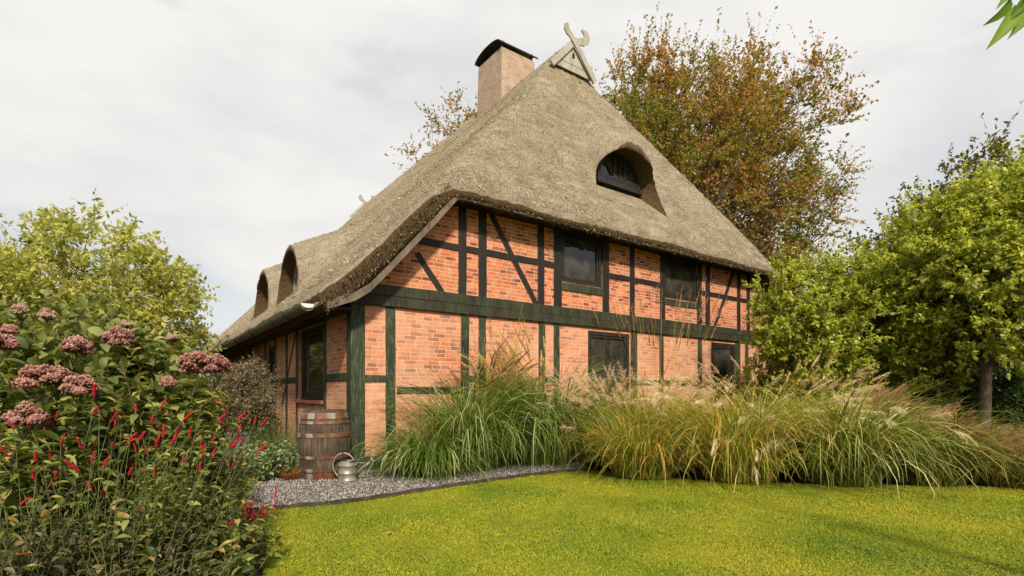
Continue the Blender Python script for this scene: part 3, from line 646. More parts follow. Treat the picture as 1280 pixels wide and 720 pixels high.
o = npmesh('reed_fringe', V, np.arange(n*4).reshape(n, 4), M['reed_dark'], roof, rnd=np.repeat(rng.random(n)**1.5, 4)); o['kind'] = 'stuff'

# soffits and boards
MB().box(1.25, LW-1.2, -.40, .02, 4.43, 4.47).build('soffit_board', M['dark_soffit'], house)
MB().box(1.3, LW-1.25, -.44, -.40, 4.36, 4.46).build('fascia_board', M['timber_brown'], house, bevel=.005)
MB().box(-.46, .02, -.05, LT, 2.44, 2.48).build('soffit_board', M['dark_soffit'], house)
def sweep_board(side):
    f = (lambda s: s) if side > 0 else (lambda s: LW-s)
    xs = [-.50, -.30, -.1, .12, .4, .8, 1.25, 1.62]; zz = [2.36, 2.44, 2.52, 2.67, 2.97, 3.42, 3.93, 4.37]
    vs = []; fs = []
    for x_, z_ in zip(xs, zz):
        for (yy, dz) in ((-.44, .0), (-.44, .13), (-.40, .13), (-.40, 0)): vs.append((f(x_), yy, z_+dz))
    for i in range(len(xs)-1):
        for j in range(4): fs.append((i*4+j, i*4+(j+1) % 4, (i+1)*4+(j+1) % 4, (i+1)*4+j))
    fs += [(0, 1, 2, 3), tuple(range(len(vs)-4, len(vs)))]
    MB().add(vs, fs).build('barge_board', M['timber_grey'], house, bevel=.004)
    vs = []; fs = []
    for x_, z_ in zip(xs, zz): vs += [(f(x_), -.40, z_+.06), (f(x_), .0, z_+.06+.02), (f(x_), .0, z_+.11), (f(x_), -.40, z_+.1)]
    for i in range(len(xs)-1):
        for j in range(4): fs.append((i*4+j, i*4+(j+1) % 4, (i+1)*4+(j+1) % 4, (i+1)*4+j))
    MB().add(vs, fs).build('verge_soffit', M['timber_brown'], house)
sweep_board(1); sweep_board(-1)
# gutter
def half_gutter(t0, t1):
    vs = []; fs = []; n = 10; r = .105
    for t_ in (t0, t1):
        for rr in (r, r-.008):
            for i in range(n+1): a = math.pi*i/n; vs.append((-.66-rr*math.cos(a), t_, 2.475-rr*math.sin(a)))
    m_ = n+1
    for i in range(n): fs += [(i, i+1, 2*m_+i+1, 2*m_+i), (m_+i, 3*m_+i, 3*m_+i+1, m_+i+1), (i, m_+i, m_+i+1, i+1)]
    fs += [(0, 2*m_, 3*m_, m_), (n, m_+n, 3*m_+n, 2*m_+n)]
    return vs, fs
v_, f_ = half_gutter(-.05, 10.4); gut = MB().add(v_, f_).build('gutter', M['gutter'], house)
for t_ in (1.0, 2.0, 4, 6, 8):
    mb = MB(); mb.tube([(-.66-.112*math.cos(a), t_, 2.475-.112*math.sin(a)) for a in [math.pi*i/10 for i in range(11)]], .008, 5); mb.build('gutter_bracket', M['cap'], gut)
MB().prism([(-.66-.10*math.cos(math.pi*i/10), 2.475-.06*math.sin(math.pi*i/10)) for i in range(11)], lambda p: (p[0], -.06, p[1]), lambda p: (p[0], -.052, p[1])).build('end_cap', M['zinc_light'], gut)

# dormer windows
def arch_window(c, base, z, hw, h, axis, mf, mg, bars):
    fn = (lambda x, y, zz: (c+x, base+y, z+zz)) if axis == 't' else (lambda x, y, zz: (base+y, c+x, z+zz))
    out = arch_pts(hw, h, 24, 2.0); inn = [(x*(1-.085/hw), .09+(zz)*(1-.17/h)) for x, zz in out]; n = len(out)
    vs = [fn(x, 0, zz) for x, zz in out]+[fn(x, 0, zz) for x, zz in inn]+[fn(x, .08, zz) for x, zz in out]+[fn(x, .08, zz) for x, zz in inn]; fs = []
    for i in range(n):
        j = (i+1) % n; fs += [(i, j, n+j, n+i), (n+i, n+j, 3*n+j, 3*n+i), (i, 2*n+i, 2*n+j, j), (2*n+i, 3*n+i, 3*n+j, 2*n+j)]
    f = MB().add(vs, fs).build('dormer_window', M[mf], house)
    MB().prism(inn, lambda p: fn(p[0], .05, p[1]), lambda p: fn(p[0], .06, p[1])).build('pane', M[mg], f)
    b = MB()
    def bar2(x0, z0, x1, z1, w):
        d = Vector((x1-x0, z1-z0)).normalized(); nx, nz = -d.y*w/2, d.x*w/2
        b.prism([(x0+nx, z0+nz), (x1+nx, z1+nz), (x1-nx, z1-nz), (x0-nx, z0-nz)], lambda p: fn(p[0], .01, p[1]), lambda p: fn(p[0], .047, p[1]))
    for q in bars: bar2(*q)
    b.build('glazing_bar', M[mf], f)
    mbs = MB(); mbs.prism([(-hw-.03, -.06), (hw+.03, -.06), (hw+.03, -.002), (-hw-.03, -.002)], lambda p: fn(p[0], -.05, p[1]), lambda p: fn(p[0], .1, p[1])); mbs.build('sill', M[mf], f)
arch_window(6.22, .28, 5.86, .70, .74, 't', 'frame', 'glass', [(-.17, .09, -.17, .62, .035), (.17, .09, .17, .62, .035), (0, .1, 0, .62, .012), (.2, .2, .45, .5, .03), (-.2, .2, -.45, .5, .03), (-.6, .14, .6, .14, .07)])
for c in (3.95, 6.75):
    arch_window(c, .24, 3.42, .70, .80, 's', 'frame_grey', 'pale_glass', [(0, .09, 0, .72, .05), (-.6, .38, .6, .38, .03), (-.32, .09, -.32, .6, .03), (.32, .09, .32, .6, .03)])

# chimney
ch = MB(); c0 = (5.9, 7.1, 4.5, 5.75); tp = .05
vs = [(c0[0]-tp, c0[2]-tp, 8.6), (c0[1]+tp, c0[2]-tp, 8.6), (c0[1]+tp, c0[3]+tp, 8.6), (c0[0]-tp, c0[3]+tp, 8.6), (c0[0], c0[2], 11.15), (c0[1], c0[2], 11.15), (c0[1], c0[3], 11.15), (c0[0], c0[3], 11.15)]
ch.add(vs, [(0, 1, 5, 4), (2, 3, 7, 6), (4, 5, 6, 7)])
chim = ch.build('chimney', M['brick_chim'], house)
chs = MB().add([vs[1], vs[2], vs[6], vs[5]], [(0, 1, 2, 3)]).add([vs[3], vs[0], vs[4], vs[7]], [(0, 1, 2, 3)]).build('chimney_side', brick_mat('brick_chimney_side', 1, stops=CHST), chim)
vs = []; fs = []; nn = 14
for sx in (c0[0]-.10, c0[1]+.10):
    for rr in (1, .965):
        for i in range(nn+1):
            a = math.pi*i/nn; vs.append((sx, (c0[2]+c0[3])/2-(.69*rr)*math.cos(a), 11.23+.22*rr*math.sin(a)))
m_ = nn+1
for i in range(nn): fs += [(i, i+1, 2*m_+i+1, 2*m_+i), (m_+i, 3*m_+i, 3*m_+i+1, m_+i+1), (i, m_+i, m_+i+1, i+1), (2*m_+i, 2*m_+i+1, 3*m_+i+1, 3*m_+i)]
MB().add(vs, fs).build('chimney_cowl', M['cap'], chim)
for sx in (c0[0]+.04, c0[1]-.1):
    for ty in (c0[2]+.03, c0[3]-.09): MB().box(sx, sx+.05, ty, ty+.05, 11.15, 11.36).build('cowl_bracket', M['cap'], chim)

# ridge gable: little board triangle with crossed horse-head boards
def gable_sign(t_, apex, parent):
    P = lambda x, y, z: (SC+x*.92, t_+y, apex-.04+z*(.92 if z < 0 else .78))
    tri = MB().prism([(-.74, -.80), (.74, -.80), (.02, -.04), (-.02, -.04)], lambda p: P(p[0], 0, p[1]), lambda p: P(p[0], .03, p[1])).build('gable_boarding', M['pale_wood'], parent)
    hole = MB().prism([(-.045, -.42), (.045, -.42), (.045, -.30), (0, -.26), (-.045, -.30)], lambda p: P(p[0]+.02, -.006, p[1]), lambda p: P(p[0]+.02, -.001, p[1])).build('owl_hole', M['cap'], tri)
    for zz in (-.62, -.22): MB().prism([(-.70-(zz+.8)*-.95, zz), (.70-(zz+.8)*.95, zz), (.70-(zz+.8)*.95, zz+.012), (-.70+(zz+.8)*.95, zz+.012)], lambda p: P(p[0], -.004, p[1]), lambda p: P(p[0], -.001, p[1])).build('board_joint', M['timber_grey'], tri)
    def horse(sgn, yo):
        cen = [(.80, -.86), (.40, -.42), (0, .02), (-.13, .13), (-.24, .20), (-.31, .30), (-.31, .40), (-.26, .48)]
        if sgn < 0: cen = [(.80, -.86), (.40, -.42), (0, .02), (-.20, .12), (-.34, .16), (-.46, .26), (-.50, .40), (-.44, .52), (-.30, .56)]
        wd_ = [.17, .17, .17, .17, .20, .19, .16, .06] if sgn > 0 else [.17, .17, .17, .20, .25, .24, .21, .18, .07]
        l = []; r = []
        for i, (x_, z_) in enumerate(cen):
            a = Vector(cen[max(i-1, 0)]); b = Vector(cen[min(i+1, len(cen)-1)]); d = (b-a).normalized(); nx, nz = -d.y*wd_[i]/2, d.x*wd_[i]/2
            l.append((sgn*(x_+nx), z_+nz)); r.append((sgn*(x_-nx), z_-nz))
        vs = []; fs = []
        for yy in (0, .035):
            for a, b in zip(l, r): vs += [P(a[0], yo+yy, a[1]), P(b[0], yo+yy, b[1])]
        k = len(l)
        for i in range(k-1):
            fs += [(2*i, 2*i+1, 2*i+3, 2*i+2), (2*k+2*i, 2*k+2*i+2, 2*k+2*i+3, 2*k+2*i+1), (2*i, 2*i+2, 2*k+2*i+2, 2*k+2*i), (2*i+1, 2*k+2*i+1, 2*k+2*i+3, 2*i+3)]
        fs += [(0, 2*k, 2*k+1, 1), (2*k-2, 2*k-1, 4*k-1, 4*k-2)]
        MB().add(vs, fs).build('horse_head_board', M['pale_wood'], parent)
    horse(1, -.09); horse(-1, -.05)
gable_sign(TR-.06, 10.24, house)
gable_sign(T1-1.95, 10.4, house)

# ------------------------------------------------------------------ barrel
B = empty('rain_barrel', (-2.62, 7.34, .012), 0, 'weathered oak barrel with rusty metal hoops beside the house corner', 'barrel')
def br_(z): u = (z-.47)/.47; return .285+.062*(1-u*u)
nst = 26
prof = [(br_(0)-.02, 0)]+[(br_(z), z) for z in np.linspace(0, .94, 22)]+[(br_(.94)-.028, .94), (br_(.9)-.03, .875)]
MB().lathe(prof, nst*6, mod=lambda a, z: 1-.014*math.exp(-(((a*nst/6.28318) % 1-.5)/.09)**2)+.004*math.sin(7*a)).build('stave_body', M['stave'], B)
MB().lathe([(.255, .88), (.001, .885)], 40).build('barrel_head', M['stave'], B)
for z0, z1 in ((.015, .085), (.105, .150), (.285, .325), (.575, .632), (.755, .795), (.822, .905)):
    MB().lathe([(br_(z0)-.004, z0), (br_(z0)+.007, z0+.002), (br_(z1)+.007, z1-.002), (br_(z1)-.004, z1)], 64).build('hoop', M['hoop'], B, smooth=False)
# ------------------------------------------------------------------ watering can
Wc = empty('watering_can', (-2.20, 7.02, .014), R(0), 'old grey galvanised watering can standing on the gravel beside the barrel', 'watering can')
MB().lathe([(.118, 0), (.128, .004), (.130, .02), (.124, .028), (.122, .10), (.126, .104), (.126, .112), (.121, .116), (.119, .20), (.124, .204), (.124, .214), (.117, .218), (.112, .25), (.110, .25), (.108, .05)], 40).build('can_body', M['can'], Wc, smooth=True)
hp = [(.11*math.cos(a), .11*math.sin(a)) for a in [math.pi*(-.5)+math.pi*i/14 for i in range(15)]]
MB().add([(x, y, .25+.03*(x/.11)) for x, y in hp]+[(0, 0, .285)], [(i, i+1, 15) for i in range(14)]).build('half_cover', M['can'], Wc)
ang = [R(a) for a in range(-20, 206, 12)]
hd = [(-.05+.145*math.cos(R(250-i*11.5))*1.0, 0, .205+.165*math.sin(R(250-i*11.5))) for i in range(21)]
MB().tube(hd, .011, 8).build('handle', M['can'], Wc, smooth=True)
MB().tube([(.09, 0, .06), (.20, -.01, .17), (.33, -.02, .275)], [.034, .022, .016], 12).build('spout', M['can'], Wc, smooth=True)
MB().tube([(.31, -.02, .262), (.345, -.022, .290), (.352, -.0225, .295)], [.018, .045, .044], 16).build('rose', M['can'], Wc, smooth=True)
MB().tube([(.07, 0, .235), (.2, -.01, .24), (.27, -.016, .235)], .006, 6).build('spout_brace', M['can'], Wc)

# ------------------------------------------------------------------ vegetation kit
def paths(base, az, th0, bend, Ln, k, p=1.3):
    n = len(base); u = np.linspace(0, 1, k+1); um = (u[1:]+u[:-1])/2
    a = th0[:, None]+bend[:, None]*um[None]**p; st = Ln[:, None]/k
    dx = np.sin(a)*st; dz = np.cos(a)*st
    h = np.concatenate([np.zeros((n, 1)), np.cumsum(dx, 1)], 1); z = np.concatenate([np.zeros((n, 1)), np.cumsum(dz, 1)], 1)
    return np.stack([base[:, 0:1]+h*np.cos(az)[:, None], base[:, 1:2]+h*np.sin(az)[:, None], base[:, 2:3]+z], -1)
def merge(parts):
    Vs = []; Fs = []; Rs = []; b = 0
    for V, F, r in parts: Vs.append(V); Fs.append(F+b); Rs.append(r); b += len(V)
    return np.concatenate(Vs), np.concatenate(Fs), np.concatenate(Rs)
def plume_geo(P, hairs, size, rg, spread=.35, droop=.4, frac=.22, w=.0022):
    """P (n,k,3): stems; feathery hairs along the top part"""
    n, k, _ = P.shape; m_ = hairs; i0 = 1-frac
    u = i0+(1-i0)*rg.random((n, m_)); f = u*(k-1); i = np.minimum(f.astype(int), k-2); fr = (f-i)[..., None]
    ar = np.arange(n)[:, None]; p = P[ar, i]*(1-fr)+P[ar, i+1]*fr; d = P[ar, i+1]-P[ar, i]; d /= np.linalg.norm(d, axis=-1, keepdims=True)+1e-9
    taper = (1.15-(u-i0)/(1-i0)*.75)[..., None]
    hd_ = d+rg.normal(0, spread, (n, m_, 3)); hd_ /= np.linalg.norm(hd_, axis=-1, keepdims=True); ln = size*rg.uniform(.5, 1.1, (n, m_, 1))*taper
    e1 = p+hd_*ln*.55; e2 = e1+(hd_+np.array([0, 0, -droop]))*ln*.45
    Q = np.stack([p, e1, e2], 2).reshape(-1, 3, 3); sd_ = rg.normal(0, 1, (n*m_, 3)); sd_ /= np.linalg.norm(sd_, axis=1, keepdims=True)
    W = np.tile(np.array([w, w*1.2, w*.3]), (n*m_, 1)); return ribbons(Q, W, sd_, rg.random(n*m_))
def clump(x, y, label, nb=900, r=.28, h=1.0, spread=.55, bend=1.5, w=.009, bm_='gr_green', pm=None, npl=0, ph=1.4, psize=.07, hairs=70, pfrac=.2, pbend=.5, pspread=.35, lean=None, seed=1, name='ornamental_grass', psp=.35, pdroop=.4, hw=.0022, pexp=1.3):
    nb = int(nb*.72); rg = np.random.default_rng(seed); root = empty(name, (x, y, 0), 0, label, 'ornamental grass', 'ornamental grasses along the house')
    a = rg.random(nb)*6.283; rr = r*np.sqrt(rg.random(nb)); base = np.stack([rr*np.cos(a), rr*np.sin(a), np.zeros(nb)], 1)
    az_ = a+rg.normal(0, .9, nb); ln = (1.02 if x > .8 else 1)*h*rg.uniform(.5, 1.3, nb); th = np.abs(rg.normal(0, spread*.35, nb))+spread*rr/r*.3
    bd = bend*rg.uniform(.5, 1.35, nb)
    if lean is not None:
        k_ = rg.random(nb) < .45; az_ = np.where(k_, lean+rg.normal(0, .5, nb), az_)
    P = paths(base, az_, th, bd, ln, 7, 1.6); P[..., 2] = np.maximum(P[..., 2], .01+.02*rg.random((nb, 1)))
    prof_ = np.array([.7, 1, 1, .95, .85, .65, .4, .05]); W = 1.45*w*rg.uniform(.5, 1.2, nb)[:, None]*prof_[None]
    tw = rg.normal(0, .45, nb); sd_ = np.stack([-np.sin(az_+tw), np.cos(az_+tw), rg.normal(0, .2, nb)], 1)
    V, F, Q = ribbons(P, W, sd_, rg.random(nb)); npmesh('leaf_blades', V, F, M[bm_], root, rnd=Q)
    if npl:
        a = rg.random(npl)*6.283; rr = r*.7*np.sqrt(rg.random(npl)); base = np.stack([rr*np.cos(a), rr*np.sin(a), np.zeros(npl)], 1)
        az_ = a+rg.normal(0, .5, npl) if lean is None else lean+rg.normal(0, .8, npl)
        P = paths(base, az_, np.abs(rg.normal(0, pspread*.4, npl))+.05, pbend*rg.uniform(.5, 1.4, npl), ph*rg.uniform(.82, 1.15, npl), 12, pexp)
        V, F, Q = ribbons(P, np.full((npl, 13), .0035), np.stack([-np.sin(az_), np.cos(az_), 0*az_], 1), rg.random(npl)*.6+.3); npmesh('flower_stems', V, F, M['gr_yellow'], root, rnd=Q)
        V, F, Q = plume_geo(P, hairs, psize, rg, psp, pdroop, pfrac, hw); npmesh('plumes', V, F, M[pm], root, rnd=Q)
    return root

# front row, left to right along the path and lawn
clump(-1.18, 7.58, 'low mounding green and cream striped grass right of the watering can', 2300, .36, 1.0, .8, 2.3, .011, 'gr_fresh', 'pl_gold', 26, 1.0, .03, 40, .12, seed=11, hw=.0015)
clump(-.62, 8.05, 'tall arching green grass with brown plumes left of the cream plumed clump', 2600, .34, 1.85, .44, 2.45, .011, 'gr_fresh', 'pl_brown', 44, 1.95, .09, 240, .17, pbend=.9, pspread=.45, lean=.2, seed=12, psp=.20, hw=.0042)
clump(.55, 8.75, 'broad dark green grass with golden feather plumes against the brick wall', 3000, .42, 2.10, .46, 2.4, .012, 'gr_fresh', 'pl_gold', 64, 2.1, .10, 240, .17, pbend=.6, pspread=.35, lean=2.9, seed=13, psp=.20, hw=.0042)
clump(-.20, 8.5, 'slender upright green grass between the brown and golden plumed clumps', 600, .22, 1.2, .35, 1.6, .009, 'gr_dark', 'pl_brown', 14, 2.3, .055, 90, .14, pbend=.25, pspread=.2, seed=14, psp=.18, hw=.003)
clump(1.85, 7.5, 'yellow green grass with pale pink tassels at the end of the gravel path', 2100, .42, 1.20, .7, 1.9, .009, 'gr_yellow', 'pl_pink', 110, 1.62, .11, 70, .16, pbend=.8, pspread=.6, seed=15, psp=.45, hw=.0032)
clump(2.5, 8.8, 'tall yellow green grass with upright brown spikes before the lower gable window', 1900, .50, 1.5, .5, 1.7, .010, 'gr_yellow', 'pl_brown', 40, 2.65, .06, 190, .13, pbend=.22, pspread=.25, seed=16, psp=.16, hw=.0045)
clump(3.1, 7.2, 'large arching grass with silvery plumes leaning right over the lawn', 2400, .46, 1.50, .65, 2.1, .010, 'gr_yellow', 'pl_silver', 60, 1.72, .11, 120, .15, pbend=1.6, pspread=.7, seed=17, psp=.2, pdroop=.8, hw=.003)
clump(1.45, 9.2, 'pink tasselled grass standing close to the brick wall', 1200, .4, 1.25, .45, 1.5, .009, 'gr_green', 'pl_pink', 30, 1.6, .11, 60, .14, pbend=.5, pspread=.35, seed=18, psp=.45, hw=.0032)
clump(4.15, 8.4, 'straw coloured grass with cream plumes below the small right window', 1900, .55, 1.45, .55, 1.7, .010, 'gr_yellow', 'pl_pink', 70, 1.85, .12, 110, .15, pbend=1.1, pspread=.6, seed=19, psp=.22, pdroop=.7, hw=.003)
clump(4.35, 7.0, 'bright green fountain grass bending onto the middle of the lawn edge', 2500, .46, 1.50, .62, 2.25, .012, 'gr_green', 'pl_silver', 22, 1.6, .13, 90, .16, pbend=1.8, pspread=.6, seed=20, pdroop=.7, hw=.003)
clump(5.45, 7.05, 'green grass with russet plumes left of the tree trunk', 2100, .5, 1.15, .65, 2.0, .010, 'gr_dark', 'pl_red', 80, 1.08, .14, 80, .2, pbend=1.4, pspread=.6, lean=-.2, seed=21, psp=.3, hw=.003)
clump(6.45, 6.9, 'low dark green grass with russet haze in front of the tree trunk', 2000, .5, .80, .8, 2.0, .010, 'gr_dark', 'pl_red', 60, .78, .12, 80, .2, pbend=1.2, pspread=.7, lean=-.2, seed=22, psp=.3, hw=.003)
clump(7.4, 7.0, 'dark green grass clump at the right edge of the picture', 1800, .55, .78, .8, 2.0, .010, 'gr_dark', 'pl_red', 34, .72, .1, 70, .18, pbend=1.1, seed=23, psp=.3, hw=.003)
clump(5.3, 8.5, 'reddish plumed grass under the leftmost green tree', 1900, .6, 1.35, .55, 1.7, .010, 'gr_yellow', 'pl_red', 90, 1.4, .16, 80, .2, pbend=1.1, pspread=.5, lean=-.1, seed=24, psp=.3, hw=.003)
clump(6.5, 8.3, 'shaded grass with dull red plumes just left of the tree trunk', 1600, .6, .75, .7, 1.7, .010, 'gr_dark', 'pl_red', 50, .72, .14, 80, .2, pbend=1.1, pspread=.6, lean=-.1, seed=25, psp=.3, hw=.003)
clump(8.6, 8.0, 'shaded dark grass at the far right behind the lawn', 1200, .6, .75, .7, 1.8, .010, 'gr_dark', 'pl_red', 24, .7, .1, 60, .2, seed=26, hw=.003)
clump(3.2, 9.9, 'pale feathery grass nearest to the gable wall', 1200, .6, 1.1, .5, 1.5, .010, 'gr_yellow', 'pl_pink', 26, 1.5, .10, 60, .15, pbend=.5, seed=27, psp=.4, hw=.003)

def tubes(P, Rr, ns=4):    # P (n,k,3) Rr (n,k)
    n, k, _ = P.shape; d = np.gradient(P, axis=1); d /= np.linalg.norm(d, axis=-1, keepdims=True)+1e-9
    ref = np.where(np.abs(d[..., 2:3]) > .9, np.array([1., 0, 0]), np.array([0, 0, 1.])); a = np.cross(d, ref); a /= np.linalg.norm(a, axis=-1, keepdims=True)+1e-9; b = np.cross(d, a)
    th = np.arange(ns)*2*np.pi/ns
    V = P[:, :, None]+(a[:, :, None]*np.cos(th)[None, None, :, None]+b[:, :, None]*np.sin(th)[None, None, :, None])*Rr[:, :, None, None]
    i0 = (np.arange(n)*k*ns)[:, None, None]+(np.arange(k-1)*ns)[None, :, None]; j = np.arange(ns)[None, None]; j2 = (np.arange(ns)+1) % ns; j2 = j2[None, None]
    F = np.stack([i0+j, i0+j2, i0+ns+j2, i0+ns+j], -1).reshape(-1, 4); return V.reshape(-1, 3), F
def tree(name, x, y, label, cat, th, tr, cc, rad, ncl, ntw, nlf, tl, ll, lm, seed, up=.5, group=None, bark='bark', lobes=7, lob=.35, fill=.55, lw=.55, conc=0, tmpl='quad', shoots=0, lean=(0, 0), loc_z=0, parent=None):
    rg = np.random.default_rng(seed); root = empty(name, (x, y, 0), 0, label, cat, group)
    cc = np.array(cc, float); rad = np.array(rad, float)
    D = rg.normal(0, 1, (ncl, 3)); D /= np.linalg.norm(D, axis=1, keepdims=True)
    lv = rg.normal(0, 1, (lobes, 3)); lv /= np.linalg.norm(lv, axis=1, keepdims=True); sc_ = 1+lob*np.max(np.clip((D@lv.T-.6)/.4, 0, 1)*rg.uniform(.3, 1, lobes)[None], 1)-lob*.3
    r_ = (rg.random(ncl)**fill)[:, None]; C = cc+D*rad*r_*sc_[:, None]
    C[:, 2] = np.maximum(C[:, 2], .25)
    # limbs: a few main boughs, the rest branch off the nearest bough
    K = int(min(max(7, ncl//28), 26)); order = rg.permutation(ncl); mi = order[:K]; oi = order[K:]
    def attach(Cq):
        zt = np.clip((Cq[:, 2]-cc[2]+rad[2])/(2*rad[2]), 0, 1)
        A_ = np.stack([lean[0]*zt, lean[1]*zt, th*.8+(cc[2]+rad[2]*.4-th*.8)*zt*.6*rg.uniform(.5, 1, len(Cq))], 1); A_[:, 2] = np.maximum(np.minimum(A_[:, 2], Cq[:, 2]-.02*rad[2]), th*.5); return A_
    u = np.linspace(0, 1, 9)[None, :, None]; A_ = attach(C[mi]); mid = (A_+C[mi])/2+rg.normal(0, .10, A_.shape)*rad+np.array([0, 0, -.05])*rad
    PM = (1-u)**2*A_[:, None]+2*u*(1-u)*mid[:, None]+u*u*C[mi][:, None]+rg.normal(0, .012, (K, 9, 3))*rad*u
    V1, F1 = tubes(PM, (tr*rg.uniform(.28, .42, K))[:, None]*np.linspace(1, .12, 9)[None], 6)
    S_ = PM[:, 1:8].reshape(-1, 3); dd = np.linalg.norm(C[oi][:, None]-S_[None], axis=2)+np.maximum(S_[None, :, 2]-C[oi][:, None, 2], 0)*1.5
    A2 = S_[np.argmin(dd, 1)]; u6 = np.linspace(0, 1, 6)[None, :, None]; m2 = (A2+C[oi])/2+rg.normal(0, .035, A2.shape)*rad
    P2 = (1-u6)**2*A2[:, None]+2*u6*(1-u6)*m2[:, None]+u6*u6*C[oi][:, None]
    V2, F2 = tubes(P2, np.full((len(oi), 1), tr*.075)*np.linspace(1, .2, 6)[None], 4)
    V1, F1, _q = merge([(V1, F1, np.zeros(len(V1))), (V2, F2, np.zeros(len(V2)))])
    ztop_ = cc[2]+rad[2]*.65; tp_ = np.array([[[lean[0]*q+.03*rad[0]*math.sin(5*q), lean[1]*q+.03*rad[0]*math.cos(4*q)-.03*rad[0], ztop_*q] for q in np.linspace(0, 1, 12)]])
    V0, F0 = tubes(tp_, tr*np.array([1.35]+list(np.linspace(1, .12, 11)))[None], 10)
    V, F, Q = merge([(V0, F0, np.zeros(len(V0))), (V1, F1, np.zeros(len(V1)))])
    npmesh('trunk', V, F, M[bark], root, smooth=True)
    # twigs
    out = (C-cc)/rad; out /= np.linalg.norm(out, axis=1, keepdims=True)+1e-6
    T0_ = np.repeat(C, ntw, 0); od = np.repeat(out, ntw, 0); nT = len(T0_)
    td = od*.55+rg.normal(0, .55, (nT, 3))+np.array([0, 0, up]); td /= np.linalg.norm(td, axis=1, keepdims=True); tln = tl*rg.uniform(.5, 1.25, nT)
    if shoots:
        k_ = (T0_[:, 2] > cc[2]+rad[2]*.35) & (rg.random(nT) < shoots); td[k_] = np.array([0, 0, 1.])+rg.normal(0, .18, (k_.sum(), 3)); td /= np.linalg.norm(td, axis=1, keepdims=True); tln[k_] *= 1.9
    u = np.linspace(0, 1, 4)[None, :, None]; Pt = T0_[:, None]+td[:, None]*tln[:, None, None]*u+np.array([0, 0, -.12])*tln[:, None, None]*u**2
    VT, FT = tubes(Pt, np.full((nT, 4), max(.002, ll*.022))*np.linspace(1, .4, 4)[None], 3); npmesh('twigs', VT, FT, M['twig'], root)
    uu = rg.uniform(.08, 1.05, (nT, nlf)); LP = T0_[:, None]+td[:, None]*(tln[:, None]*uu)[..., None]; LP[..., 2] -= .12*tln[:, None]*uu**2
    LP = LP.reshape(-1, 3); n = len(LP); LD = np.repeat(td, nlf, 0)*.5+rg.normal(0, .6, (n, 3))+np.array([0, 0, -.15]); 
    NN = rg.normal(0, .8, (n, 3))+np.array([0, 0, 1.]); Ls = ll*rg.uniform(.6, 1.2, n)
    V, F, k = leafbatch(LP, LD, NN, Ls, Ls*lw, tmpl)
    hue = np.clip(np.repeat(rg.random(nT), nlf)*.5+rg.random(n)*.5, 0, 1)
    npmesh('crown', V, F, M[lm], root, rnd=np.repeat(hue, k)); return root

# big copper beech behind the house, and its neighbours
tree('beech_tree', 9.3, 27.5, 'large copper and green beech rising behind the right side of the thatched roof', 'tree', 6, .45, (.3, 0, 11.6), (5.9, 5.6, 6.1), 1050, 11, 17, 1.2, .14, 'beech', 38, up=.4, lobes=18, lob=.42, fill=.46, shoots=.2, lw=.65)
tree('beech_tree', -2.6, 29.5, 'thin russet tree top showing left of the chimney', 'tree', 6, .3, (0, 0, 13.2), (3.1, 3, 4.2), 90, 9, 10, 1.2, .18, 'beech', 32, up=.35, lobes=8)
# right-hand row
tree('hornbeam_tree', 6.25, 10.8, 'dense bright green tree touching the right corner of the house', 'tree', 1.2, .07, (0, 0, 2.35), (1.22, 1.2, 1.75), 420, 8, 15, .34, .088, 'hornbeam', 33, up=.4, fill=.5, shoots=.3, lob=.25)
tree('hornbeam_tree', 7.9, 11.0, 'rounded green tree between the corner tree and the tree with the bare trunk', 'tree', 1.2, .08, (0, 0, 2.4), (1.45, 1.3, 1.8), 440, 8, 15, .34, .088, 'hornbeam', 34, up=.4, fill=.5, shoots=.3, lob=.25)
tree('hornbeam_tree', 8.5, 9.5, 'tall broad green tree on a bare brown trunk at the right edge', 'tree', 1.5, .105, (0.3, 0, 3.30), (1.75, 1.6, 1.80), 720, 8, 15, .36, .088, 'hornbeam', 35, up=.4, fill=.5, shoots=.25, lob=.25)
tree('plum_tree', 11.2, 12.6, 'tall tree with purplish shoots rising behind the rightmost green tree', 'tree', 2, .12, (0, 0, 4.1), (2.5, 2.0, 2.45), 420, 8, 9, .5, .12, 'redleaf', 36, up=.7, fill=.5, shoots=.5, lob=.3)
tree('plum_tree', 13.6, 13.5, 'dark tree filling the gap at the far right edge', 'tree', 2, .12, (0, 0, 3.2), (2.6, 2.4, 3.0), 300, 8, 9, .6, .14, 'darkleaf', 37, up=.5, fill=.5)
def shrub(name, x, y, label, cat, r, h, lm, seed, ll=.08, ncl=160, ntw=7, nlf=9, tl=.3, up=.3, lw=.5, group=None, tmpl='quad', fill=.5, z0=None):
    return tree(name, x, y, label, cat, h*.3, .03, (0, 0, h*.52), (r, r*.9, h*.5), ncl, ntw, nlf, tl, ll, lm, seed, up=up, group=group, tmpl=tmpl, fill=fill, lw=lw, lob=.3)
shrub('sky_block_shrub', 7.2, 12.2, 'added dark shrub blocking the sky under the two left green trees', 'shrub', 1.5, 1.7, 'darkleaf', 41, .10, 260, group='dark shrubs added under the trees to block sky')  # shrubs added to block the sky and keep the space below trees dark
shrub('sky_block_shrub', 9.6, 11.4, 'added dark shrub blocking the sky behind the bare tree trunk', 'shrub', 1.7, 1.8, 'darkleaf', 42, .10, 300, group='dark shrubs added under the trees to block sky')
shrub('sky_block_shrub', 12.4, 11.0, 'added dark shrub blocking the sky at the far right behind the grasses', 'shrub', 1.7, 1.8, 'darkleaf', 43, .10, 260, group='dark shrubs added under the trees to block sky')
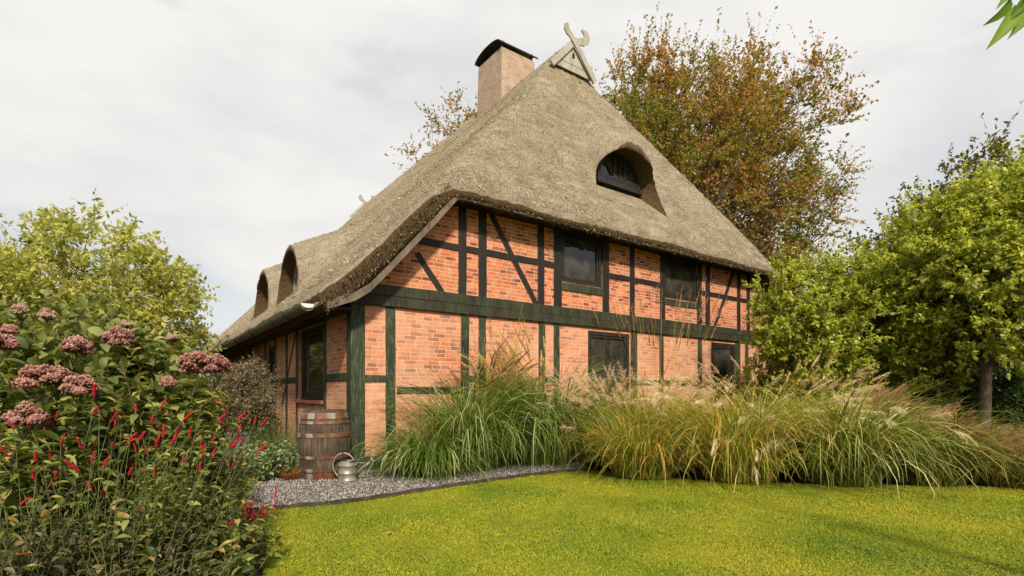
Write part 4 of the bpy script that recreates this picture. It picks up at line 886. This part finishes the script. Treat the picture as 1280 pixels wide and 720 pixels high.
# left background tree
tree('maple_tree', -10.3, 12.4, 'airy pale green tree standing behind the left flower border', 'tree', 2, .16, (.2, 0, 2.65), (2.75, 2.4, 2.25), 420, 9, 10, .62, .135, 'maple', 44, up=.35, lobes=10, lob=.45, fill=.45)
tree('maple_tree', -13.2, 12.4, 'pale green tree cut off by the left edge of the picture', 'tree', 2, .16, (0, 0, 2.5), (2.6, 2.6, 2.1), 300, 9, 10, .62, .135, 'maple', 45, up=.35, lobes=10, lob=.45)
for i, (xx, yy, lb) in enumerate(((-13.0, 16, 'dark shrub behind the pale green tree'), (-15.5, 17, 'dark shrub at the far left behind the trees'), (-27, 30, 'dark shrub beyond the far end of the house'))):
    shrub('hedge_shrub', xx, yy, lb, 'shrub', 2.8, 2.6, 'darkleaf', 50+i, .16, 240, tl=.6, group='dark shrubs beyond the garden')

# ------------------------------------------------------------------ planting beside the barrel
pot = empty('potted_shrub', (-4.08, 7.85, .012), 0, 'wispy grey brown shrub growing in a tall grey planter', 'potted plant')
MB().lathe([(.13, 0), (.135, .01), (.19, .56), (.21, .56), (.21, .60), (.18, .60), (.17, .55), (.001, .54)], 32).build('planter', M['pot'], pot, smooth=False)
t_ = tree('tmp', -4.08, 7.85, 'x', 'x', .9, .02, (0, 0, 1.08), (.50, .50, .56), 380, 9, 9, .22, .03, 'greyleaf', 61, up=.5, fill=.55)
for c in list(t_.children): c.parent = pot; c.name = {'trunk': 'branches', 'twigs': 'shrub_twigs', 'crown': 'foliage'}.get(c.name.split('.')[0], c.name)
bpy.data.objects.remove(t_)
def stemplant(name, x, y, label, cat, n, r, h, spread, bend, nl, ll, lw, lm, seed, tmpl='leaf', group=None, ldroop=.2, ustart=.15, sm='stem', up=0):
    rg = np.random.default_rng(seed); root = empty(name, (x, y, 0), 0, label, cat, group)
    a = rg.random(n)*6.283; rr = r*np.sqrt(rg.random(n)); base = np.stack([rr*np.cos(a), rr*np.sin(a), np.zeros(n)], 1)
    az_ = a+rg.normal(0, .8, n); P = paths(base, az_, np.abs(rg.normal(0, spread*.5, n)), bend*rg.uniform(.3, 1.3, n), h*rg.uniform(.6, 1.15, n), 8)
    V, F = tubes(P, np.full((n, 9), .0035)*np.linspace(1.2, .5, 9)[None], 4); npmesh('stems', V, F, M[sm], root)
    u = ustart+(1-ustart)*(np.arange(nl)[None]+rg.random((n, nl)))/nl; f = u*8; i = np.minimum(f.astype(int), 7); fr = (f-i)[..., None]; ar = np.arange(n)[:, None]
    p = (P[ar, i]*(1-fr)+P[ar, i+1]*fr).reshape(-1, 3); m_ = len(p); la = rg.random(m_)*6.283
    D = np.stack([np.cos(la), np.sin(la), rg.normal(.1+up, .35, m_)-ldroop], 1); Nn = np.tile((0, 0, 1.), (m_, 1))+rg.normal(0, .35, (m_, 3))
    s_ = ll*rg.uniform(.55, 1.15, m_)*(1.15-.5*u.reshape(-1)); V, F, k = leafbatch(p, D, Nn, s_, s_*lw, tmpl)
    npmesh('leaves', V, F, M[lm], root, rnd=np.repeat(rg.random(m_), k)); return root, P
stemplant('rosemary', -3.56, 7.95, 'upright light green bushy plant below the side window behind the barrel', 'plant', 130, .30, .78, .35, .2, 46, .045, .16, 'lime', 62, 'quad', up=.5)
for i, (xx, yy, lb) in enumerate(((-3.15, 7.45, 'pale green low leafy plant immediately left of the barrel'), (-3.55, 7.0, 'pale green low leafy plant behind the rusty orange tuft'), (-3.95, 7.35, 'pale green low leafy plant at the foot of the grey planter'), (-4.3, 6.7, 'pale green low leafy plant left of the gravel path end'))):
    stemplant('sage_plant', xx, yy, lb, 'plant', 70, .32, .50, .7, .5, 15, .10, .5, 'sage', 70+i, 'leaf', group='low pale leafy plants by the barrel')
clump(-2.98, 7.08, 'small rusty orange sedge tuft left of the barrel foot', 420, .07, .22, .9, 1.2, .004, 'orangegr', seed=75, name='sedge_tuft')
clump(-4.75, 8.3, 'soft green grass behind the grey planter', 700, .3, .9, .5, 1.3, .009, 'gr_green', seed=76)
shrub('garden_shrub', -5.5, 8.8, 'mid green shrub left of the grey planter near the far wall', 'shrub', .8, 1.3, 'maple', 77, .07, 120)
stemplant('lavender_plant', -4.35, 9.1, 'soft green low plant against the long wall behind the rosemary', 'plant', 90, .4, .6, .5, .3, 26, .06, .22, 'lime', 79, 'quad', up=.3)
shrub('garden_shrub', -5.3, 10.4, 'dark green low shrub under the second side window', 'shrub', .7, 1.0, 'darkleaf', 80, .06, 120)
shrub('garden_shrub', -6.8, 10.5, 'mid green shrub against the far part of the long wall', 'shrub', 1.0, 1.5, 'darkleaf', 78, .08, 140)

# ------------------------------------------------------------------ left flower border
def at(px, py, Y): return ((px-640)/656*Y, Y, 1.2+(490-py)/656*Y)
def flower_head(root, c, rad, lm, seed, name='flower_head'):
    rg = np.random.default_rng(seed); n = 1500; d = rg.normal(0, 1, (n, 3)); d[:, 2] = np.abs(d[:, 2]); d /= np.linalg.norm(d, axis=1, keepdims=True)
    sub = rg.normal(0, 1, (16, 3)); sub[:, 2] = np.abs(sub[:, 2])*.8; sub /= np.linalg.norm(sub, axis=1, keepdims=True); b = sub[rg.integers(0, 16, n)]
    P = b*np.array([.9, .9, 1.25])*rad*.70*rg.uniform(.8, 1.1, (n, 1))+d*rad*.34+np.array([0, 0, -rad*.1]); s_ = rg.uniform(.006, .011, n); P += np.array(c)
    V = O8[None]*s_[:, None, None]*rg.uniform(.5, 1.3, (n, 1, 3))+P[:, None]
    F = np.concatenate([F8, ]); Fq = ((np.arange(n)*6)[:, None, None]+F[None]).reshape(-1, 3); npmesh(name, V, Fq, M[lm], root, rnd=np.repeat(rg.random(n)*.6+.4*np.clip(d[:, 2], 0, 1), 6))
    # branchlets under the dome
    E = b[:160]*np.array([.9, .9, 1.15])*rad*.7+np.array(c); S = np.tile(np.array(c)-np.array([0, 0, rad*1.1]), (160, 1)); u = np.linspace(0, 1, 4)[None, :, None]
    PP = S[:, None]*(1-u)+E[:, None]*u; V, F = tubes(PP, np.full((160, 4), .0018), 3); npmesh('flower_stalks', V, F, M['stem'], root)
def joe(label, bx, by, heads, seed, lm='pinkfl'):
    rg = np.random.default_rng(seed); root = empty('joe_pye_plant', (bx, by, 0), 0, label, 'flowering plant', 'pink headed perennials in the border')
    E = np.array([at(px, py, Y) for px, py, Y, r in heads])-np.array([bx, by, 0]); rs = [h[3] for h in heads]
    n = len(E); B0 = rg.normal(0, .07, (n, 3)); B0[:, 2] = 0; extra = 7; E2 = E[rg.integers(0, n, extra)]*np.array([1, 1, .9])+rg.normal(0, .10, (extra, 3))-np.array([.06, 0, .05]); EE = np.concatenate([E, E2]); BB = np.concatenate([B0, rg.normal(0, .1, (extra, 3))*np.array([1, 1, 0])])
    u = np.linspace(0, 1, 10)[None, :, None]; mid = BB*.4+EE*.6; mid[:, 2] = EE[:, 2]*.65; P = (1-u)**2*BB[:, None]+2*u*(1-u)*mid[:, None]+u*u*(EE-np.array([0, 0, .04]))[:, None]
    V, F = tubes(P, np.full((len(P), 10), .005), 5); npmesh('stems', V, F, M['twig'], root)
    nl = 60; uu = rg.uniform(.25, .98, (len(P), nl)); f = uu*9; i = np.minimum(f.astype(int), 8); fr = (f-i)[..., None]; ar = np.arange(len(P))[:, None]
    p = (P[ar, i]*(1-fr)+P[ar, i+1]*fr).reshape(-1, 3); m_ = len(p); la = rg.random(m_)*6.283; D = np.stack([np.cos(la), np.sin(la), rg.normal(.1, .35, m_)], 1)
    s_ = rg.uniform(.07, .15, m_); V, F, k = leafbatch(p, D, np.tile((0, 0, 1.), (m_, 1))+rg.normal(0, .3, (m_, 3)), s_, s_*.34, 'leaf'); npmesh('leaves', V, F, M['herb'], root, rnd=np.repeat(rg.random(m_)*.97, k))
    for q in range(n): flower_head(root, E[q], rs[q], lm, seed*10+q)
joe('plant with two pink flower heads below the pale green tree', -2.35, 3.5, [(148, 430, 3.3, .095), (96, 442, 3.3, .095)], 81)
joe('plant with a wide cluster of joined pink heads near the left edge', -2.5, 2.95, [(48, 484, 2.8, .105), (72, 480, 2.9, .09), (100, 490, 2.85, .09)], 82)
joe('plant with the largest pink flower head beside the thatched roof end', -2.25, 3.55, [(246, 464, 3.4, .12), (268, 466, 3.45, .11), (210, 482, 3.6, .06)], 83)
joe('plant with a pink flower head cut by the left edge', -3.05, 3.1, [(0, 434, 3.2, .09), (30, 530, 2.7, .10), (12, 415, 3.6, .05)], 84)
joe('plant with one small dusty pink head low down beside the gravel', -2.15, 3.9, [(268, 588, 3.7, .09)], 85)
joe('plant with faded buff flower heads at the back of the border', -3.0, 4.4, [(60, 398, 4.2, .07), (28, 392, 4.3, .08), (160, 408, 4.1, .05), (215, 425, 4.2, .05)], 86, 'palefl')
# broad-leaved shrub
shrub('viburnum_shrub', -3.55, 4.35, 'broad leaved green shrub at the back left of the border', 'shrub', .95, 1.75, 'broad', 87, .115, 300, 5, 8, .28, .2, .6, tmpl='leaf')
shrub('viburnum_shrub', -4.6, 4.8, 'broad leaved green shrub cut by the left edge', 'shrub', .9, 1.8, 'broad', 88, .115, 240, 5, 8, .28, .2, .6, tmpl='leaf')
# flower spike meshes
def spike_mesh(seed):
    rg = np.random.default_rng(seed); n = 90; u = rg.random(n); a = rg.random(n)*6.283; r_ = .0052*(1-.55*u)*(.55+.45*np.minimum(u*8, 1))
    P = np.stack([r_*np.cos(a), r_*np.sin(a), u*.062], 1); s_ = rg.uniform(.0026, .0044, n)
    V = O8[None]*s_[:, None, None]*np.array([1, 1, 1.4])+P[:, None]
    o = npmesh('flower_spike', V, ((np.arange(n)*6)[:, None, None]+F8[None]).reshape(-1, 3), M['redfl'], None, rnd=np.repeat(rg.random(n), 6)); me = o.data; bpy.data.objects.remove(o); return me
SPK = [spike_mesh(i) for i in range(4)]
def persicaria(x, y, label, n, r, h, nsp, seed, ll=.088, spread=.5, hs=1.22):
    root, P = stemplant('bistort_plant', x, y, label, 'flowering plant', n, r, h, spread, .5, 22, ll, .42, 'herb', seed, 'leaf', group='red spiked bistort in the border', ldroop=.12, ustart=.2)
    rg = np.random.default_rng(seed+500); a = rg.random(nsp)*6.283; rr = r*1.1*np.sqrt(rg.random(nsp)); base = np.stack([rr*np.cos(a), rr*np.sin(a), np.full(nsp, h*.25)], 1)
    S = paths(base, a+rg.normal(0, .5, nsp), rg.uniform(0, .35, nsp), rg.uniform(.05, .6, nsp), h*rg.uniform(.6, .98, nsp), 8)
    V, F = tubes(S, np.full((nsp, 9), .0018), 3); npmesh('flower_stems', V, F, M['stem'], root)
    for i in range(nsp):
        o = bpy.data.objects.new('flower_spike', SPK[i % 4]); COL.objects.link(o); o.parent = root; o.location = S[i, -1]
        d = Vector(S[i, -1]-S[i, -2]).normalized(); d = (d+Vector(rg.normal(0, .25, 3))).normalized(); o.rotation_euler = d.to_track_quat('Z', 'Y').to_euler(); k = rg.uniform(.75, 1.25)*(1 if y > 2.6 else .8); o.scale = (k, k, k*rg.uniform(.8, 1.3))
PS = [(-2.15, 2.55, .95, 26, 'bistort with red spikes nearest the left edge of the picture'), (-2.12, 3.05, .85, 40, 'bistort with red spikes in the middle of the border'), (-2.75, 3.25, 1.0, 22, 'bistort with red spikes under the wide pink heads'),
      (-2.4, 3.7, .74, 40, 'bistort with red spikes below the largest pink head'), (-2.75, 4.2, 1.0, 18, 'bistort with red spikes at the back of the border'), (-2.85, 4.55, .36, 30, 'bistort with red spikes beside the gravel path end'),
      (-2.02, 3.3, .44, 40, 'low bistort with red spikes at the lawn corner of the border'), (-3.5, 3.7, 1.05, 14, 'bistort with red spikes at the far left back'), (-3.05, 5.1, .42, 16, 'bistort with red spikes next to the pale leafy plants')]
for i, (xx, yy, h, ns_, lb) in enumerate(PS): persicaria(xx, yy, lb, 60, .36, h, ns_, 100+i)
# low foreground foliage
for i, (xx, yy, h, mm, lb, ll) in enumerate(((-1.75, 2.35, .55, 'purpleleaf', 'low bronze leaved plant at the bottom left corner', .06), (-2.25, 2.25, .75, 'purpleleaf', 'bronze leaved plant at the very left foreground', .06), (-1.75, 2.75, .46, 'herb', 'low broad green plant at the bottom edge beside the lawn', .12),
        (-2.1, 2.7, .70, 'purpleleaf', 'bronze leaved plant behind the lowest green leaves', .06), (-1.52, 2.35, .28, 'darkleaf', 'small dark leafy plant at the bottom edge of the picture', .09), (-1.92, 3.1, .36, 'herb', 'green leafy plant on the lawn side of the border', .12),
        (-2.5, 4.1, .26, 'herb', 'green leafy plant at the upper lawn edge of the border', .10), (-2.95, 4.9, .2, 'herb', 'green leafy plant where border meets gravel', .09), (-3.5, 5.5, .30, 'herb', 'green leafy plant beyond the gravel edge', .09), (-4.0, 6.1, .32, 'lime', 'light green plant between border and planter', .08), (-5.0, 6.3, .8, 'herb', 'tall green plant behind the border on the left', .10), (-4.2, 5.3, .95, 'herb', 'tall green plant at the rear of the border', .11))):
    stemplant('border_plant', xx, yy, lb, 'plant', 90 if ll < .07 else 60, .30, h, .7, .4, 26 if ll < .07 else 14, ll, .45, mm, 130+i, 'leaf', group='leafy plants in the border')

# ------------------------------------------------------------------ overhanging branch, top right
pt = empty('peach_tree', (3.7, 1.9, 0), 0, 'narrow green leaves of a branch hanging into the top right corner', 'tree')
MB().tube([(0, 0, 0), (.03, .0, 1.4), (-.1, .05, 2.6), (-.5, .1, 3.3), (-1.0, .2, 3.35), (-1.40, .28, 3.10), (-1.56, .30, 2.86)], [.07, .06, .05, .03, .016, .007, .003], 8).build('trunk', M['bark'], pt, smooth=True)
LPs = []; LDs = []
for (a, b) in (((1262, -6), (1237, 30)), ((1275, 8), (1240, 55)), ((1284, 0), (1262, 24)), ((1286, 18), (1264, 44)), ((1272, -22), (1250, 6)), ((1290, -20), (1276, 12)), ((1300, -30), (1290, 20)), ((1310, 0), (1300, 45))):
    A = np.array(at(a[0], a[1], 2.2)); Bv = np.array(at(b[0], b[1], 2.16)); LPs.append(A-np.array([3.7, 1.9, 0])); LDs.append(Bv-A)
LPs = np.array(LPs); LDs = np.array(LDs); ln = np.linalg.norm(LDs, axis=1); V, F, k = leafbatch(LPs, LDs, np.tile((.3, -1., .25), (len(LPs), 1))+rng.normal(0, .3, (len(LPs), 3)), ln, ln*.27, 'leaf')
M['peach'] = foliage('fresh_peach_leaf', [(0, (.07, .14, .012)), (1, (.17, .26, .03))], .5)
npmesh('leaves', V, F, M['peach'], pt, rnd=np.repeat(rng.random(len(LPs)), k))
